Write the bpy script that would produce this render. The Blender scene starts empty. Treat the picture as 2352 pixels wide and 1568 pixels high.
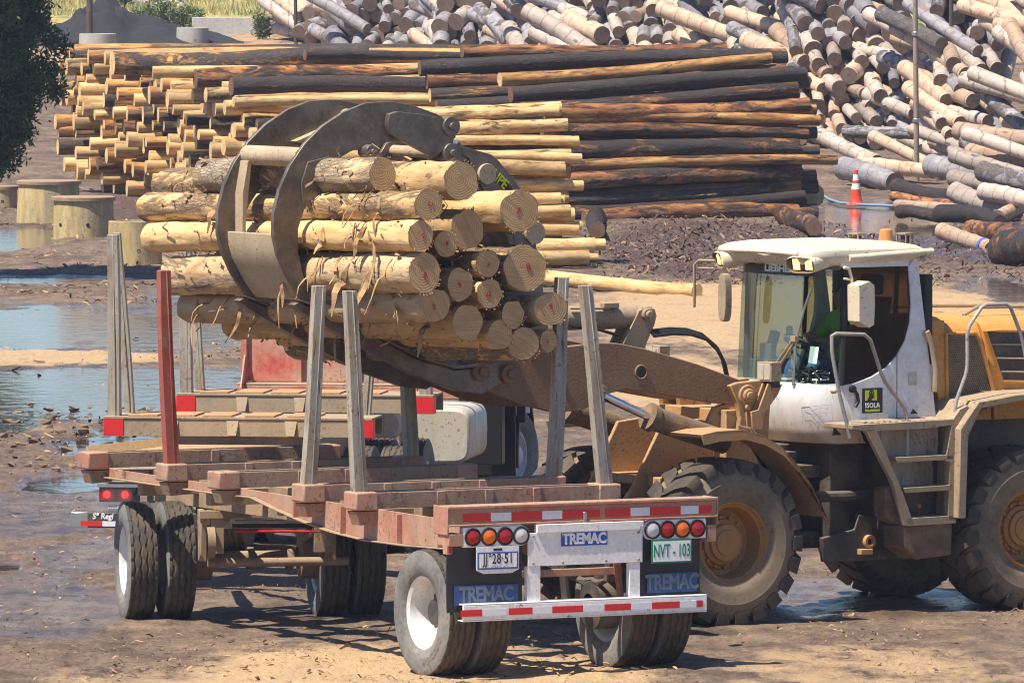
import bpy, bmesh, math, random
from mathutils import Vector, Matrix, noise as mnoise
R = math.radians
rnd = random.Random(11)
scene = bpy.context.scene
COL = scene.collection
# ------------------------------------------------------------------ camera (telephoto from a raised stand, about 6.4 m up)
FPX, CAMH = 20367.0, 6.4
PITCH = math.atan(1034.0/FPX)
CAM = Vector((0, 0, CAMH))
FW = Vector((0, math.cos(PITCH), -math.sin(PITCH))); UP = Vector((0, math.sin(PITCH), math.cos(PITCH)))
cd = bpy.data.cameras.new('camera'); cd.sensor_width = 36; cd.lens = 36*FPX/2352; cd.clip_start = 1; cd.clip_end = 3000
cam = bpy.data.objects.new('camera', cd); COL.objects.link(cam)
cam.location = CAM; cam.rotation_euler = (math.pi/2-PITCH, 0, 0); scene.camera = cam
# measuring helpers: sight lines of the photograph met with real planes of the place
def ray(x, y): return Vector((1, 0, 0))*((x-1176)/FPX)+FW-UP*((y-784)/FPX)
def terrain(Y): return max(0.0, Y-190)*.03
def G(x, y, z=0.0):
    d = ray(x, y); t = (z-CAMH)/d.z if d.z < 0 else 9999
    p = CAM+d*t
    if p.y > 190 or p.y < 0:
        t = (CAMH+.03*190-z)/(.03*d.y-d.z)
        p = CAM+d*t
    return p
def slopept(x, y, Y0, k, z0=0.0):
    d = ray(x, y)
    t = (Y0+k*(CAMH-z0))/(d.y-k*d.z)
    return CAM+d*t
def atY(x, y, Y):
    d = ray(x, y); return CAM+d*(Y/d.y)
class Frame:
    def __init__(s, o, yaw):
        s.o = Vector(o); s.yaw = yaw
        s.f = Vector((math.cos(yaw), math.sin(yaw), 0)); s.l = Vector((-math.sin(yaw), math.cos(yaw), 0))
    def w(s, u, v, z): return s.o+s.f*u+s.l*v+Vector((0, 0, z))
    def side(s, x, y, v):
        d = ray(x, y); t = ((s.o+s.l*v-CAM).dot(s.l))/d.dot(s.l); p = CAM+d*t-s.o
        return p.dot(s.f), p.z
    def front(s, x, y, u):
        d = ray(x, y); t = ((s.o+s.f*u-CAM).dot(s.f))/d.dot(s.f); p = CAM+d*t-s.o
        return p.dot(s.l), p.z
def mkframe(px, yaw, u, v):
    F0 = Frame((0, 0, 0), yaw); return Frame(G(*px)-F0.w(u, v, 0), yaw)
# ------------------------------------------------------------------ materials
class NT:
    def __init__(s, name):
        s.mat = bpy.data.materials.new(name); s.mat.use_nodes = True
        s.t = s.mat.node_tree; s.t.nodes.clear()
        s.out = s.t.nodes.new('ShaderNodeOutputMaterial')
        s._tc = None
    def n(s, typ, ins=None, **props):
        nd = s.t.nodes.new('ShaderNode'+typ)
        for k, v in props.items(): setattr(nd, k, v)
        for k, v in (ins or {}).items():
            sk = nd.inputs[k]
            if isinstance(v, bpy.types.NodeSocket): s.t.links.new(v, sk)
            else:
                if sk.type == 'RGBA' and isinstance(v, (tuple, list)) and len(v) == 3: v = (*v, 1)
                sk.default_value = v
        return nd
    def co(s, k='Object'):
        if not s._tc: s._tc = s.n('TexCoord')
        return s._tc.outputs[k]
    def map(s, v, scale=(1, 1, 1), loc=(0, 0, 0), rot=(0, 0, 0)):
        return s.n('Mapping', {'Vector': v, 'Scale': scale, 'Location': loc, 'Rotation': rot}).outputs[0]
    def noise(s, v, scale, detail=4, rough=.55, w=None, dist=0):
        i = {'Vector': v, 'Scale': scale, 'Detail': detail, 'Roughness': rough, 'Distortion': dist}
        if w is not None: i['W'] = w
        return s.n('TexNoise', i, noise_dimensions='4D' if w is not None else '3D').outputs[0]
    def ramp(s, f, stops):
        nd = s.n('ValToRGB', {'Fac': f}); cr = nd.color_ramp
        while len(cr.elements) < len(stops): cr.elements.new(.5)
        for e, (p, c) in zip(cr.elements, stops):
            e.position = p
            e.color = (c, c, c, 1) if isinstance(c, (int, float)) else (*c, 1)
        return nd.outputs[0]
    def mix(s, f, a, b, mode='MIX'):
        return s.n('Mix', {0: f, 6: a, 7: b}, data_type='RGBA', blend_type=mode).outputs[2]
    def m(s, op, a, b=0.0, c=0.0, clamp=False):
        return s.n('Math', {0: a, 1: b, 2: c}, operation=op, use_clamp=clamp).outputs[0]
    def bump(s, h, strength=.4, dist=.01, normal=None):
        i = {'Height': h, 'Strength': strength, 'Distance': dist}
        if normal: i['Normal'] = normal
        return s.n('Bump', i).outputs[0]
    def bsdf(s, col, rough=.6, normal=None, metal=0.0, spec=.5, **kw):
        i = {'Base Color': col, 'Roughness': rough, 'Metallic': metal, 'Specular IOR Level': spec}
        if normal: i['Normal'] = normal
        i.update(kw)
        nd = s.n('BsdfPrincipled', i)
        s.t.links.new(nd.outputs[0], s.out.inputs[0]); return nd
    def rand(s): return s.n('ObjectInfo').outputs['Random']
    def up(s): 
        g = s.n('NewGeometry'); return s.n('SeparateXYZ', {0: g.outputs['Normal']}).outputs[2]
DUST = (.40, .285, .17)
def paint(name, col, dust=.35, dcol=DUST, rough=.5, metal=0.0, rust=0.0, scale=2.5, updust=.5, bump=.25, col2=None, stretch=(1, 1, 1), streak=.16):
    s = NT(name); v = s.map(s.co(), stretch)
    big = s.noise(v, scale, 6, .65); fine = s.noise(v, scale*14, 4, .6)
    c = col
    if col2: c = s.mix(s.ramp(s.noise(v, scale*1.7, 5, .6), [(.42, 0), (.6, 1)]), col, col2)
    c = s.mix(.5, c, s.mix(fine, (.3, .3, .3), (1.4, 1.4, 1.4)), 'MULTIPLY')
    df = s.m('MULTIPLY', s.ramp(s.m('ADD', s.m('MULTIPLY', big, .75), s.m('MULTIPLY', fine, .25)), [(.62-dust*.45, 0), (.78-dust*.35, 1)]), min(1, .45+dust*.6))
    if updust:
        u = s.m('MULTIPLY', s.ramp(s.up(), [(.35, 0), (.85, 1)]), updust)
        df = s.m('MAXIMUM', df, s.m('MULTIPLY', u, s.ramp(fine, [(.25, .55), (.6, 1)])))
    c = s.mix(df, c, dcol)
    if streak:
        sn = s.noise(s.map(s.co(), (7, 7, 1.6)), 1.0, 6, .7); c = s.mix(streak, c, s.mix(s.ramp(sn, [(.36, 0), (.62, 1)]), (.42, .36, .31), (1.15, 1.15, 1.15)), 'MULTIPLY')
        sp = s.m('ADD', s.noise(s.co(), 30, 3, .6), s.m('MULTIPLY', s.m('SUBTRACT', s.noise(s.co(), 2.2, 3, .6), .5), .35)); c = s.mix(s.m('MULTIPLY', s.ramp(sp, [(.63, 0), (.67, 1)]), min(.8, streak*4), clamp=True), c, (.11, .075, .05))
    if rust:
        rf = s.ramp(s.noise(v, scale*3.1, 8, .72), [(.66-rust*.2, 0), (.7-rust*.18, 1)])
        c = s.mix(rf, c, (.16, .075, .035))
    rg = s.m('ADD', s.m('MULTIPLY', df, .4), rough, clamp=True)
    s.bsdf(c, rg, s.bump(s.m('ADD', fine, s.m('MULTIPLY', big, .6)), bump, .006), metal)
    return s.mat
def plain(name, col, rough=.5, metal=0.0, spec=.5, emit=0, nscale=20, namp=.25, **kw):
    s = NT(name); f = s.noise(s.co(), nscale, 4)
    c = s.mix(namp, col, s.mix(f, (.3, .3, .3), (1.4, 1.4, 1.4)), 'MULTIPLY')
    i = dict(kw)
    if emit: i.update({'Emission Color': (*col, 1), 'Emission Strength': emit})
    s.bsdf(c, rough, s.bump(f, .08, .004), metal, spec, **i); return s.mat
M = {}
# ------------------------------------------------------------------ mesh builder
class B:
    def __init__(s): s.v = []; s.f = []; s.mi = []
    def add(s, vs, fs, mi=0):
        o = len(s.v); s.v += [tuple(q) for q in vs]; s.f += [tuple(o+i for i in q) for q in fs]; s.mi += [mi]*len(fs); return s
    def box(s, a, b, mi=0, M=None):
        x0, x1 = sorted((a[0], b[0])); y0, y1 = sorted((a[1], b[1])); z0, z1 = sorted((a[2], b[2]))
        vs = [Vector(p) for p in ((x0, y0, z0), (x1, y0, z0), (x1, y1, z0), (x0, y1, z0), (x0, y0, z1), (x1, y0, z1), (x1, y1, z1), (x0, y1, z1))]
        if M: vs = [M @ p for p in vs]
        return s.add(vs, [(0, 3, 2, 1), (4, 5, 6, 7), (0, 1, 5, 4), (1, 2, 6, 5), (2, 3, 7, 6), (3, 0, 4, 7)], mi)
    def hexa(s, bot, top, mi=0):
        return s.add(list(bot)+list(top), [(0, 3, 2, 1), (4, 5, 6, 7), (0, 1, 5, 4), (1, 2, 6, 5), (2, 3, 7, 6), (3, 0, 4, 7)], mi)
    def prism(s, pts, off, mi=0):
        n = len(pts); off = Vector(off); a = [Vector(p) for p in pts]
        return s.add(a+[p+off for p in a], [tuple(reversed(range(n))), tuple(range(n, 2*n))]+[(i, (i+1) % n, n+(i+1) % n, n+i) for i in range(n)], mi)
    def side(s, pts, v0, v1, mi=0): # polygon in (u,z), extruded across v
        return s.prism([(u, v0, z) for u, z in pts], (0, v1-v0, 0), mi)
    def face(s, pts, u0, u1, mi=0): # polygon in (v,z), extruded along u
        return s.prism([(u0, v, z) for v, z in pts], (u1-u0, 0, 0), mi)
    def tube(s, pts, r, n=10, mi=0, closed=False):
        pts = [Vector(p) for p in pts]; rs = r if isinstance(r, (list, tuple)) else [r]*len(pts)
        vs = []; fs = []; prev = None; k = len(pts)
        for i, p in enumerate(pts):
            t = ((pts[(i+1) % k] if closed or i < k-1 else p)-(pts[i-1] if closed or i > 0 else p)).normalized()
            if prev is None:
                a = Vector((0, 0, 1)) if abs(t.z) < .9 else Vector((1, 0, 0)); nx = t.cross(a).normalized()
            else: nx = (prev-t*prev.dot(t)).normalized()
            prev = nx; ny = t.cross(nx)
            for j in range(n):
                a = 2*math.pi*j/n; vs.append(p+(nx*math.cos(a)+ny*math.sin(a))*rs[i])
        for i in range(k if closed else k-1):
            for j in range(n):
                q = (i+1) % k; fs.append((i*n+j, i*n+(j+1) % n, q*n+(j+1) % n, q*n+j))
        if not closed: fs += [tuple(reversed(range(n))), tuple((k-1)*n+j for j in range(n))]
        return s.add(vs, fs, mi)
    def cyl(s, a, b, r, n=20, mi=0, r2=None): return s.tube([a, b], [r, r if r2 is None else r2], n, mi)
    def lathe(s, prof, o, ax, n=40, mi=0, a0=0.0, a1=2*math.pi, ref=None):
        o = Vector(o); ax = Vector(ax).normalized()
        e = Vector(ref) if ref else (Vector((0, 0, 1)) if abs(ax.z) < .9 else Vector((1, 0, 0)))
        ex = (e-ax*e.dot(ax)).normalized(); ey = ax.cross(ex)
        full = abs(a1-a0-2*math.pi) < 1e-6; k = len(prof); cols = n if full else n+1
        vs = []
        for j in range(cols):
            a = a0+(a1-a0)*j/n
            for (h, r) in prof: vs.append(o+ax*h+(ex*math.cos(a)+ey*math.sin(a))*r)
        fs = []
        for j in range(n):
            q = (j+1) % cols
            for i in range(k-1): fs.append((j*k+i, q*k+i, q*k+i+1, j*k+i+1))
        return s.add(vs, fs, mi)
    def ribbon(s, pts, w, th=.004, mi=0, nrm=None):
        pts = [Vector(p) for p in pts]; vs = []; fs = []
        for i, p in enumerate(pts):
            t = (pts[min(i+1, len(pts)-1)]-pts[max(i-1, 0)]).normalized()
            n0 = Vector(nrm[i]) if isinstance(nrm, list) else Vector(nrm) if nrm else Vector((.3, -.8, .5))
            b = t.cross(n0).normalized(); nn = b.cross(t)
            ww = (w[i] if isinstance(w, (list, tuple)) else w)/2
            vs += [p-b*ww, p+b*ww, p+b*ww+nn*th, p-b*ww+nn*th]
        for i in range(len(pts)-1):
            a = i*4; c = a+4
            for k in range(4): fs.append((a+k, a+(k+1) % 4, c+(k+1) % 4, c+k))
        fs += [(3, 2, 1, 0), tuple(len(vs)-4+k for k in range(4))]
        return s.add(vs, fs, mi)
    def build(s, name, mats, parent=None, bevel=0.0, smooth=35, fix=True):
        me = bpy.data.meshes.new(name); me.from_pydata(s.v, [], s.f)
        if not isinstance(mats, (list, tuple)): mats = [mats]
        for m in mats: me.materials.append(M[m] if isinstance(m, str) else m)
        me.polygons.foreach_set('material_index', s.mi)
        if fix:
            bm = bmesh.new(); bm.from_mesh(me); bmesh.ops.recalc_face_normals(bm, faces=bm.faces); bm.to_mesh(me); bm.free()
        if smooth:
            me.polygons.foreach_set('use_smooth', [True]*len(me.polygons)); me.set_sharp_from_angle(angle=R(smooth))
        me.update()
        o = bpy.data.objects.new(name, me); COL.objects.link(o)
        if parent: o.parent = parent
        if bevel:
            b = o.modifiers.new('bevel', 'BEVEL'); b.width = bevel; b.segments = 2; b.limit_method = 'ANGLE'; b.angle_limit = R(40)
        return o
def tag(o, label=None, cat=None, group=None, kind=None):
    for k, v in (('label', label), ('category', cat), ('group', group), ('kind', kind)):
        if v: o[k] = v
    return o
def empty(name, loc, yaw=0, label=None, cat=None, group=None):
    o = bpy.data.objects.new(name, None); COL.objects.link(o); o.location = loc; o.rotation_euler = (0, 0, yaw); o.empty_display_size = .3
    return tag(o, label, cat, group)
def setT(o, loc, xdir, roll=0.0, scale=(1, 1, 1)):
    x = Vector(xdir).normalized(); z = Vector((0, 0, 1)); y = z.cross(x).normalized(); z = x.cross(y)
    m = Matrix((x, y, z)).transposed().to_4x4() @ Matrix.Rotation(roll, 4, 'X')
    o.matrix_world = Matrix.Translation(loc) @ m @ Matrix.Diagonal((*scale, 1))
    return o
def text(s, size, parent, o, right, up, mat, name='lettering', bold=0.0, xs=1.0, center=True, ext=.0015, spacing=1.0):
    cu = bpy.data.curves.new(name, 'FONT'); cu.body = s; cu.size = size; cu.offset = bold; cu.extrude = ext; cu.space_character = spacing
    cu.resolution_u = 3
    if center: cu.align_x = 'CENTER'; cu.align_y = 'CENTER'
    tmp = bpy.data.objects.new(name, cu); COL.objects.link(tmp)
    me = bpy.data.meshes.new_from_object(tmp); bpy.data.objects.remove(tmp); bpy.data.curves.remove(cu)
    rt = Vector(right).normalized(); u = Vector(up).normalized(); nn = rt.cross(u); o = Vector(o)
    for v in me.vertices: v.co = o+rt*(v.co.x*xs)+u*v.co.y+nn*v.co.z
    me.materials.clear(); me.materials.append(M[mat] if isinstance(mat, str) else mat); me.name = name
    ob = bpy.data.objects.new(name, me); COL.objects.link(ob)
    if parent: ob.parent = parent
    return ob
def children(o): return [c for c in bpy.data.objects if c.parent == o]
def dup(o, parent=None):
    c = o.copy(); COL.objects.link(c)
    if parent: c.parent = parent
    return c
# ------------------------------------------------------------------ light
SUN_AZ = math.atan2(-.61, -.79); SUN_EL = R(62)
sd = Vector((math.cos(SUN_AZ)*math.cos(SUN_EL), math.sin(SUN_AZ)*math.cos(SUN_EL), math.sin(SUN_EL)))
sl = bpy.data.lights.new('sun', 'SUN'); sl.energy = 5.0; sl.angle = R(.5); sl.color = (1, .91, .77)
so = bpy.data.objects.new('sun', sl); COL.objects.link(so); so.location = (0, 0, 60); so.rotation_euler = (-sd).to_track_quat('-Z', 'Y').to_euler()
wd = bpy.data.worlds.new('World'); scene.world = wd; wd.use_nodes = True; wn = wd.node_tree; wn.nodes.clear()
bg = wn.nodes.new('ShaderNodeBackground'); wo = wn.nodes.new('ShaderNodeOutputWorld'); sk = wn.nodes.new('ShaderNodeTexSky')
sk.sky_type = 'NISHITA'; sk.sun_disc = False; sk.sun_elevation = SUN_EL; sk.sun_rotation = math.pi/2-SUN_AZ; sk.dust_density = .15; sk.ozone_density = 8.0; sk.air_density = 1.0
wn.links.new(sk.outputs[0], bg.inputs[0]); bg.inputs[1].default_value = .078; wn.links.new(bg.outputs[0], wo.inputs[0])
vs_ = scene.view_settings; vs_.view_transform = 'Standard'; vs_.look = 'None'; vs_.gamma = 1; vs_.use_curve_mapping = False; vs_.exposure = .82
scene.cycles.max_bounces = 6; scene.cycles.filter_width = 1.1; scene.cycles.transparent_max_bounces = 16; scene.cycles.use_denoising = True
# ------------------------------------------------------------------ material set
M['salmon'] = paint('salmon_paint', (.44, .125, .085), dust=.56, dcol=(.37, .27, .185), rust=.12, scale=1.15, updust=.85, rough=.42, col2=(.47, .235, .165), bump=.12, streak=.22)
M['bolster_mud'] = paint('mud_spattered_beam', (.36, .13, .09), dust=.72, dcol=(.33, .245, .17), rust=.2, scale=1.5, updust=.6, rough=.5, bump=.5, streak=.3)
M['salmon_dark'] = paint('salmon_underside', (.26, .11, .075), dust=.5, dcol=(.30, .2, .13), scale=2.5)
M['red_fresh'] = paint('red_primer', (.36, .085, .06), dust=.12, scale=2, updust=.4, rough=.6)
M['red_truck'] = paint('truck_red', (.56, .09, .07), dust=.45, dcol=(.50, .36, .24), scale=1.3, updust=.85, col2=(.5, .26, .19))
M['stake_grey'] = paint('worn_stake_steel', (.33, .315, .28), dust=.45, dcol=(.43, .385, .30), scale=2.6, rust=.36, updust=.3, col2=(.27, .19, .13), stretch=(2.4, 2.4, .45), rough=.45)
M['mud_metal'] = paint('muddy_chassis', (.20, .14, .10), dust=.65, dcol=(.36, .25, .155), scale=3, updust=.8)
M['dark_metal'] = paint('dark_chassis', (.045, .04, .036), dust=.35, dcol=(.2, .145, .095), scale=3, updust=.7)
M['white_paint'] = paint('white_paint', (.82, .82, .83), streak=.07, dust=.03, dcol=(.45, .36, .26), rust=.1, scale=2.3, updust=.25, rough=.4, bump=.1)
M['cab_white'] = paint('cab_white', (.76, .76, .77), streak=.07, dust=.16, dcol=(.55, .42, .29), scale=1.1, updust=.3, rough=.35, bump=.06)
M['cab_roof'] = paint('cab_roof_dusty', (.72, .66, .54), dust=.45, dcol=(.64, .50, .32), scale=1.2, updust=.7, rough=.45, bump=.08)
M['yellow'] = paint('machine_yellow', (.64, .29, .05), dust=.18, dcol=(.55, .33, .15), scale=1.6, updust=.35, rough=.45, bump=.1)
M['yellow_dust'] = paint('dusty_machine_yellow', (.50, .26, .085), dust=.55, dcol=(.38, .245, .135), scale=2.2, updust=.8, rough=.6, bump=.5)
M['mud_cake'] = paint('caked_mud', (.14, .088, .052), dust=.5, dcol=(.26, .175, .105), scale=6, updust=.7, rough=.9, bump=1.0)
M['arm'] = paint('arm_muddy', (.24, .125, .058), dust=.55, dcol=(.26, .165, .092), scale=3, updust=.5, rough=.65, bump=.8)
M['grapple'] = paint('worn_grapple_steel', (.135, .115, .10), dust=.28, dcol=(.30, .235, .17), scale=2.6, updust=.5, rough=.36, metal=.55, bump=.15, col2=(.21, .18, .155))
M['grapple_dusty'] = paint('dusty_grapple_steel', (.35, .27, .18), dust=.6, dcol=(.45, .35, .23), scale=2.2, updust=.5, rough=.5, bump=.2)
M['step_beige'] = paint('dusty_step', (.31, .235, .155), dust=.6, dcol=(.39, .29, .185), scale=2.5, updust=.6, rough=.6, bump=.3)
M['rail_grey'] = paint('handrail_grey', (.34, .33, .31), dust=.3, scale=3, updust=.2, rough=.4)
M['tank'] = paint('dusty_alu_tank', (.60, .57, .5), dust=.5, dcol=(.50, .43, .32), scale=1.8, updust=.6, rough=.42, metal=.25)
M['rubber'] = paint('tyre_rubber', (.024, .021, .018), dust=.55, dcol=(.125, .095, .066), scale=2.5, updust=.25, rough=.62, bump=.2)
M['rubber_side'] = paint('tyre_sidewall', (.12, .118, .115), dust=.5, dcol=(.27, .255, .235), scale=2, updust=.2, rough=.7, bump=.15)
M['rubber_brown'] = paint('loader_sidewall', (.07, .058, .048), dust=.75, dcol=(.24, .18, .12), scale=1.5, updust=.2, rough=.8, bump=.3)
M['rim_white'] = paint('white_rim', (.66, .66, .66), streak=.06, dust=.2, dcol=(.5, .45, .38), scale=3, updust=.1, rough=.35)
M['rim_yellow'] = paint('yellow_rim', (.45, .20, .045), dust=.4, dcol=(.27, .165, .085), scale=2.4, updust=.3, rough=.5)
M['hub_blue'] = plain('painted_hub', (.5, .52, .6), .4)
M['black'] = plain('black_rubber_flap', (.02, .02, .022), .55)
M['black_paint'] = plain('black_paint', (.012, .012, .014), .4)
M['grey_flap'] = paint('grey_mudguard', (.16, .16, .15), dust=.4, scale=2.5, updust=.6)
M['chrome'] = plain('chrome_rod', (.75, .78, .85), .09, 1.0)
M['steel'] = plain('bare_steel', (.5, .49, .47), .35, .9)
M['tape_red'] = plain('red_reflective_tape', (.62, .02, .022), .35, nscale=60, namp=.3)
M['tape_white'] = plain('white_reflective_tape', (.72, .73, .80), .35, nscale=60, namp=.3)
M['sign_blue'] = plain('blue_sign', (.018, .10, .47), .4, namp=.15)
M['flap_blue'] = plain('faded_blue_print', (.028, .075, .23), .6, namp=.4)
M['sign_white'] = plain('sign_white', (.8, .8, .82), .4, namp=.1)
M['faded_grey'] = plain('faded_letter_grey', (.13, .17, .24), .6, namp=.4)
M['plate_black'] = plain('plate_black', (.015, .015, .03), .4)
M['plate_green'] = plain('plate_green', (.0, .22, .13), .4)
M['plate_blue'] = plain('plate_blue', (.08, .12, .4), .4)
M['lens_red'] = plain('red_lens', (.38, .012, .015), .12, namp=.15)
M['lens_orange'] = plain('orange_lens', (.80, .16, .015), .12, namp=.15)
M['lens_clear'] = plain('clear_lens', (.55, .56, .58), .12, namp=.15)
M['lamp_lit_red'] = plain('lit_red_lamp', (.9, .02, .02), .2, emit=1.2)
M['lamp_lit'] = plain('lit_headlamp', (1, .62, .2), .2, emit=1.5)
M['beacon'] = plain('amber_beacon', (.62, .25, .07), .2)
M['amber'] = plain('amber_lens', (.7, .2, .02), .2)
M['cab_dark'] = plain('cab_interior', (.02, .021, .023), .6)
M['cab_teal'] = plain('cab_trim_grey', (.10, .12, .13), .5)
M['seat_blue'] = plain('blue_seat_cloth', (.03, .06, .28), .8)
M['sticker_yellow'] = plain('sticker_yellow', (.6, .62, .02), .5)
M['paper'] = plain('paper_white', (.75, .85, .85), .6, namp=.05)
M['mark_red'] = plain('red_crayon', (.55, .03, .05), .7, nscale=90, namp=.6)
M['ink_blue'] = plain('blue_marker', (.13, .12, .3), .6)
M['vest'] = plain('green_vest', (.16, .42, .03), .8)
M['jeans'] = plain('blue_jeans', (.07, .14, .34), .85)
M['skin'] = plain('skin', (.38, .2, .13), .55)
M['hair'] = plain('dark_hair', (.015, .012, .01), .6)
M['boot'] = plain('boot_leather', (.03, .022, .018), .6)
M['cone_orange'] = plain('cone_red_orange', (.72, .055, .02), .45, namp=.15)
M['pole'] = paint('pole_pipe', (.28, .235, .18), dust=.4, scale=2, rust=.15, updust=0)
M['pole_dark'] = paint('dark_pole_wood', (.09, .065, .05), dust=.2, scale=2, updust=0)
M['concrete'] = paint('concrete_far', (.40, .39, .37), dust=.3, dcol=(.33, .28, .21), scale=1.3, updust=.3, rough=.85)
M['concrete_yellow'] = paint('mossy_concrete', (.56, .42, .18), dust=.4, dcol=(.40, .31, .18), scale=1.6, updust=.3, rough=.85, col2=(.40, .33, .20), stretch=(2, 2, .4), streak=.5)
def apron_mat():
    s = NT('cab_apron_dirty'); z = s.n('SeparateXYZ', {0: s.co()}).outputs[2]; n = s.noise(s.map(s.co(), (5, 5, 1.2)), 1.0, 6, .65); f = s.noise(s.co(), 34, 4, .7)
    lo = s.ramp(s.m('ADD', s.m('MULTIPLY', s.m('SUBTRACT', 1.98, z), 1.5), s.m('MULTIPLY', s.m('SUBTRACT', n, .5), 1.1)), [(.12, 0), (.75, 1)])
    c = s.mix(s.m('MULTIPLY', lo, .8), (.74, .74, .75), (.50, .33, .185))
    c = s.mix(s.m('MULTIPLY', s.ramp(s.noise(s.map(s.co(), (22, 22, 7)), 1.0, 5, .7), [(.58, 0), (.66, 1)]), .55), c, (.2, .14, .1))
    s.bsdf(c, .45, s.bump(f, .1, .004)); return s.mat
M['apron'] = apron_mat()
M['hose'] = plain('blue_grey_hose', (.2, .3, .42), .4)
def glass(name, tint, refl=.9):
    s = NT(name)
    t = s.n('BsdfTransparent', {0: tint}); g = s.n('BsdfGlossy', {0: (.9, .95, 1), 'Roughness': .03})
    f = s.n('LayerWeight', {'Blend': .32}).outputs['Fresnel']
    x = s.n('MixShader', {0: s.m('MULTIPLY', f, refl), 1: t.outputs[0], 2: g.outputs[0]})
    s.t.links.new(x.outputs[0], s.out.inputs[0]); return s.mat
M['glass_front'] = glass('windscreen_glass', (.60, .72, .66), .18)
M['glass_clear'] = glass('rear_glass', (.62, .62, .50), .2)
M['glass_side'] = glass('side_glass_reflection_tone', (.46, .35, .28), .6)  # brown tint puts reflected logs and the dark interior into the glass colour
# ---- wood
def wood(name, peeled1, peeled2, bark, barkamt, wet=.0, along=.9, across=5.0, stain=(.16, .05, .015), stainamt=.3, grain=.3, rings=False, bumpd=.012, spread=.25, spots=.5):
    s = NT(name); r = s.rand(); w = s.m('MULTIPLY', r, 37.0)
    v = s.map(s.co(), (along, across, across))
    n1 = s.noise(v, 1.0, 9, .74, w, 1.0)
    n2 = s.noise(s.map(s.co(), (along*2.2, across*2, across*2)), 1.0, 5, .6, s.m('ADD', w, 9.3), .4)
    fine = s.noise(s.map(s.co(), (5.5, 34, 34)), 1.0, 5, .75, w)
    c = s.mix(s.ramp(n2, [(.35, 0), (.65, 1)]), peeled1, peeled2)
    c = s.mix(s.m('MULTIPLY', s.ramp(s.noise(s.map(s.co(), (along*1.5, across*1.3, across*1.3)), 1.0, 7, .72, s.m('ADD', w, 21.7), .8), [(.62-stainamt*.25, 0), (.70-stainamt*.15, 1)]), .85), c, stain)
    c = s.mix(grain, c, s.mix(s.ramp(fine, [(.3, 0), (.7, 1)]), (.3, .28, .26), (1.3, 1.3, 1.3)), 'MULTIPLY')
    if rings:
        x = s.n('SeparateXYZ', {0: s.co()}).outputs[0]
        ri = s.ramp(s.m('ABSOLUTE', s.m('SINE', s.m('ADD', s.m('MULTIPLY', x, 6.0), s.m('MULTIPLY', n2, 2.2)))), [(.0, 1), (.16, 0)])
        kn = s.ramp(s.n('TexVoronoi', {'Vector': s.map(s.co(), (1.6, 5, 5)), 'Scale': 1.0, 'W': w}, voronoi_dimensions='4D').outputs['Distance'], [(.14, 1), (.22, 0)])
        c = s.mix(s.m('MULTIPLY', s.m('MAXIMUM', ri, kn), .85), c, (.10, .065, .045))
    th = s.m('SUBTRACT', .5+(.5-barkamt)*.5, s.m('MULTIPLY', s.m('SUBTRACT', s.m('FRACT', s.m('MULTIPLY', r, 7.31)), .5), spread))
    bf = s.ramp(s.m('MULTIPLY', s.m('SUBTRACT', s.m('ADD', n1, s.m('MULTIPLY', s.m('SUBTRACT', fine, .5), .10)), th), 14.0), [(.0, 0), (1.0, 1)]) if barkamt > 0 else 0.0
    if barkamt > 0:
        vor = s.n('TexVoronoi', {'Vector': s.n('VectorMath', {0: s.map(s.co(), (9, 34, 34)), 1: s.n('VectorMath', {0: s.n('TexNoise', {'Vector': s.co(), 'Scale': 9.0, 'Detail': 4.0}).outputs[1], 3: 2.2}, operation='SCALE').outputs[0]}).outputs[0], 'Scale': 1.0}, feature='DISTANCE_TO_EDGE').outputs['Distance']
        crack = s.ramp(vor, [(.0, .45), (.13, 1)])
        bc = s.mix(1.0, s.mix(s.m('ADD', s.m('MULTIPLY', fine, .5), s.m('MULTIPLY', s.ramp(n2, [(.3, 0), (.7, 1)]), .5)), tuple(q*.55 for q in bark), tuple(min(1, q*2.6) for q in bark)), crack, 'MULTIPLY')
        c = s.mix(bf, c, bc)
        h = s.m('ADD', s.m('MULTIPLY', bf, s.m('ADD', .6, s.m('MULTIPLY', crack, .6))), s.m('MULTIPLY', fine, .35))
    else: h = fine
    c = s.mix(1.0, c, s.ramp(s.m('FRACT', s.m('MULTIPLY', r, 13.7)), [(0, .62), (.5, .95), (1, 1.18)]), 'MULTIPLY')
    sp2 = s.noise(s.map(s.co(), (6, 16, 16)), 1.0, 5, .75, s.m('ADD', w, 3.3)); c = s.mix(s.m('MULTIPLY', s.ramp(sp2, [(.56, 0), (.64, 1)]), spots), c, tuple(q*1.3 for q in bark))
    rg = s.m('SUBTRACT', .78, s.m('MULTIPLY', s.ramp(fine, [(.35, 1), (.6, .35)]), wet))
    s.bsdf(c, rg, s.bump(h, 1.0, bumpd*1.6), spec=.5)
    return s.mat
M['bark_load'] = wood('load_log_peeled', (.53, .32, .125), (.70, .49, .245), (.21, .135, .08), .34, .05, along=.9, across=3.6, stain=(.38, .22, .10), stainamt=.35, spread=.16)
M['bark_load_rough'] = wood('load_log_bark', (.52, .345, .175), (.66, .49, .28), (.23, .18, .125), .46, .05, along=.8, across=3.2, stain=(.34, .18, .08), stainamt=.4, spread=.16)
M['wood_pale'] = wood('stack_log_pale', (.54, .33, .12), (.74, .52, .25), (.10, .07, .048), .28, .25, along=.75, across=4, stain=(.30, .12, .03), stainamt=.45, spread=.2, grain=.4)
M['wood_orange'] = wood('stack_log_orange', (.50, .21, .05), (.72, .42, .14), (.045, .034, .028), .52, .5, along=.8, across=4, stain=(.16, .045, .012), stainamt=.7, spread=.2, grain=.45)
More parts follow.
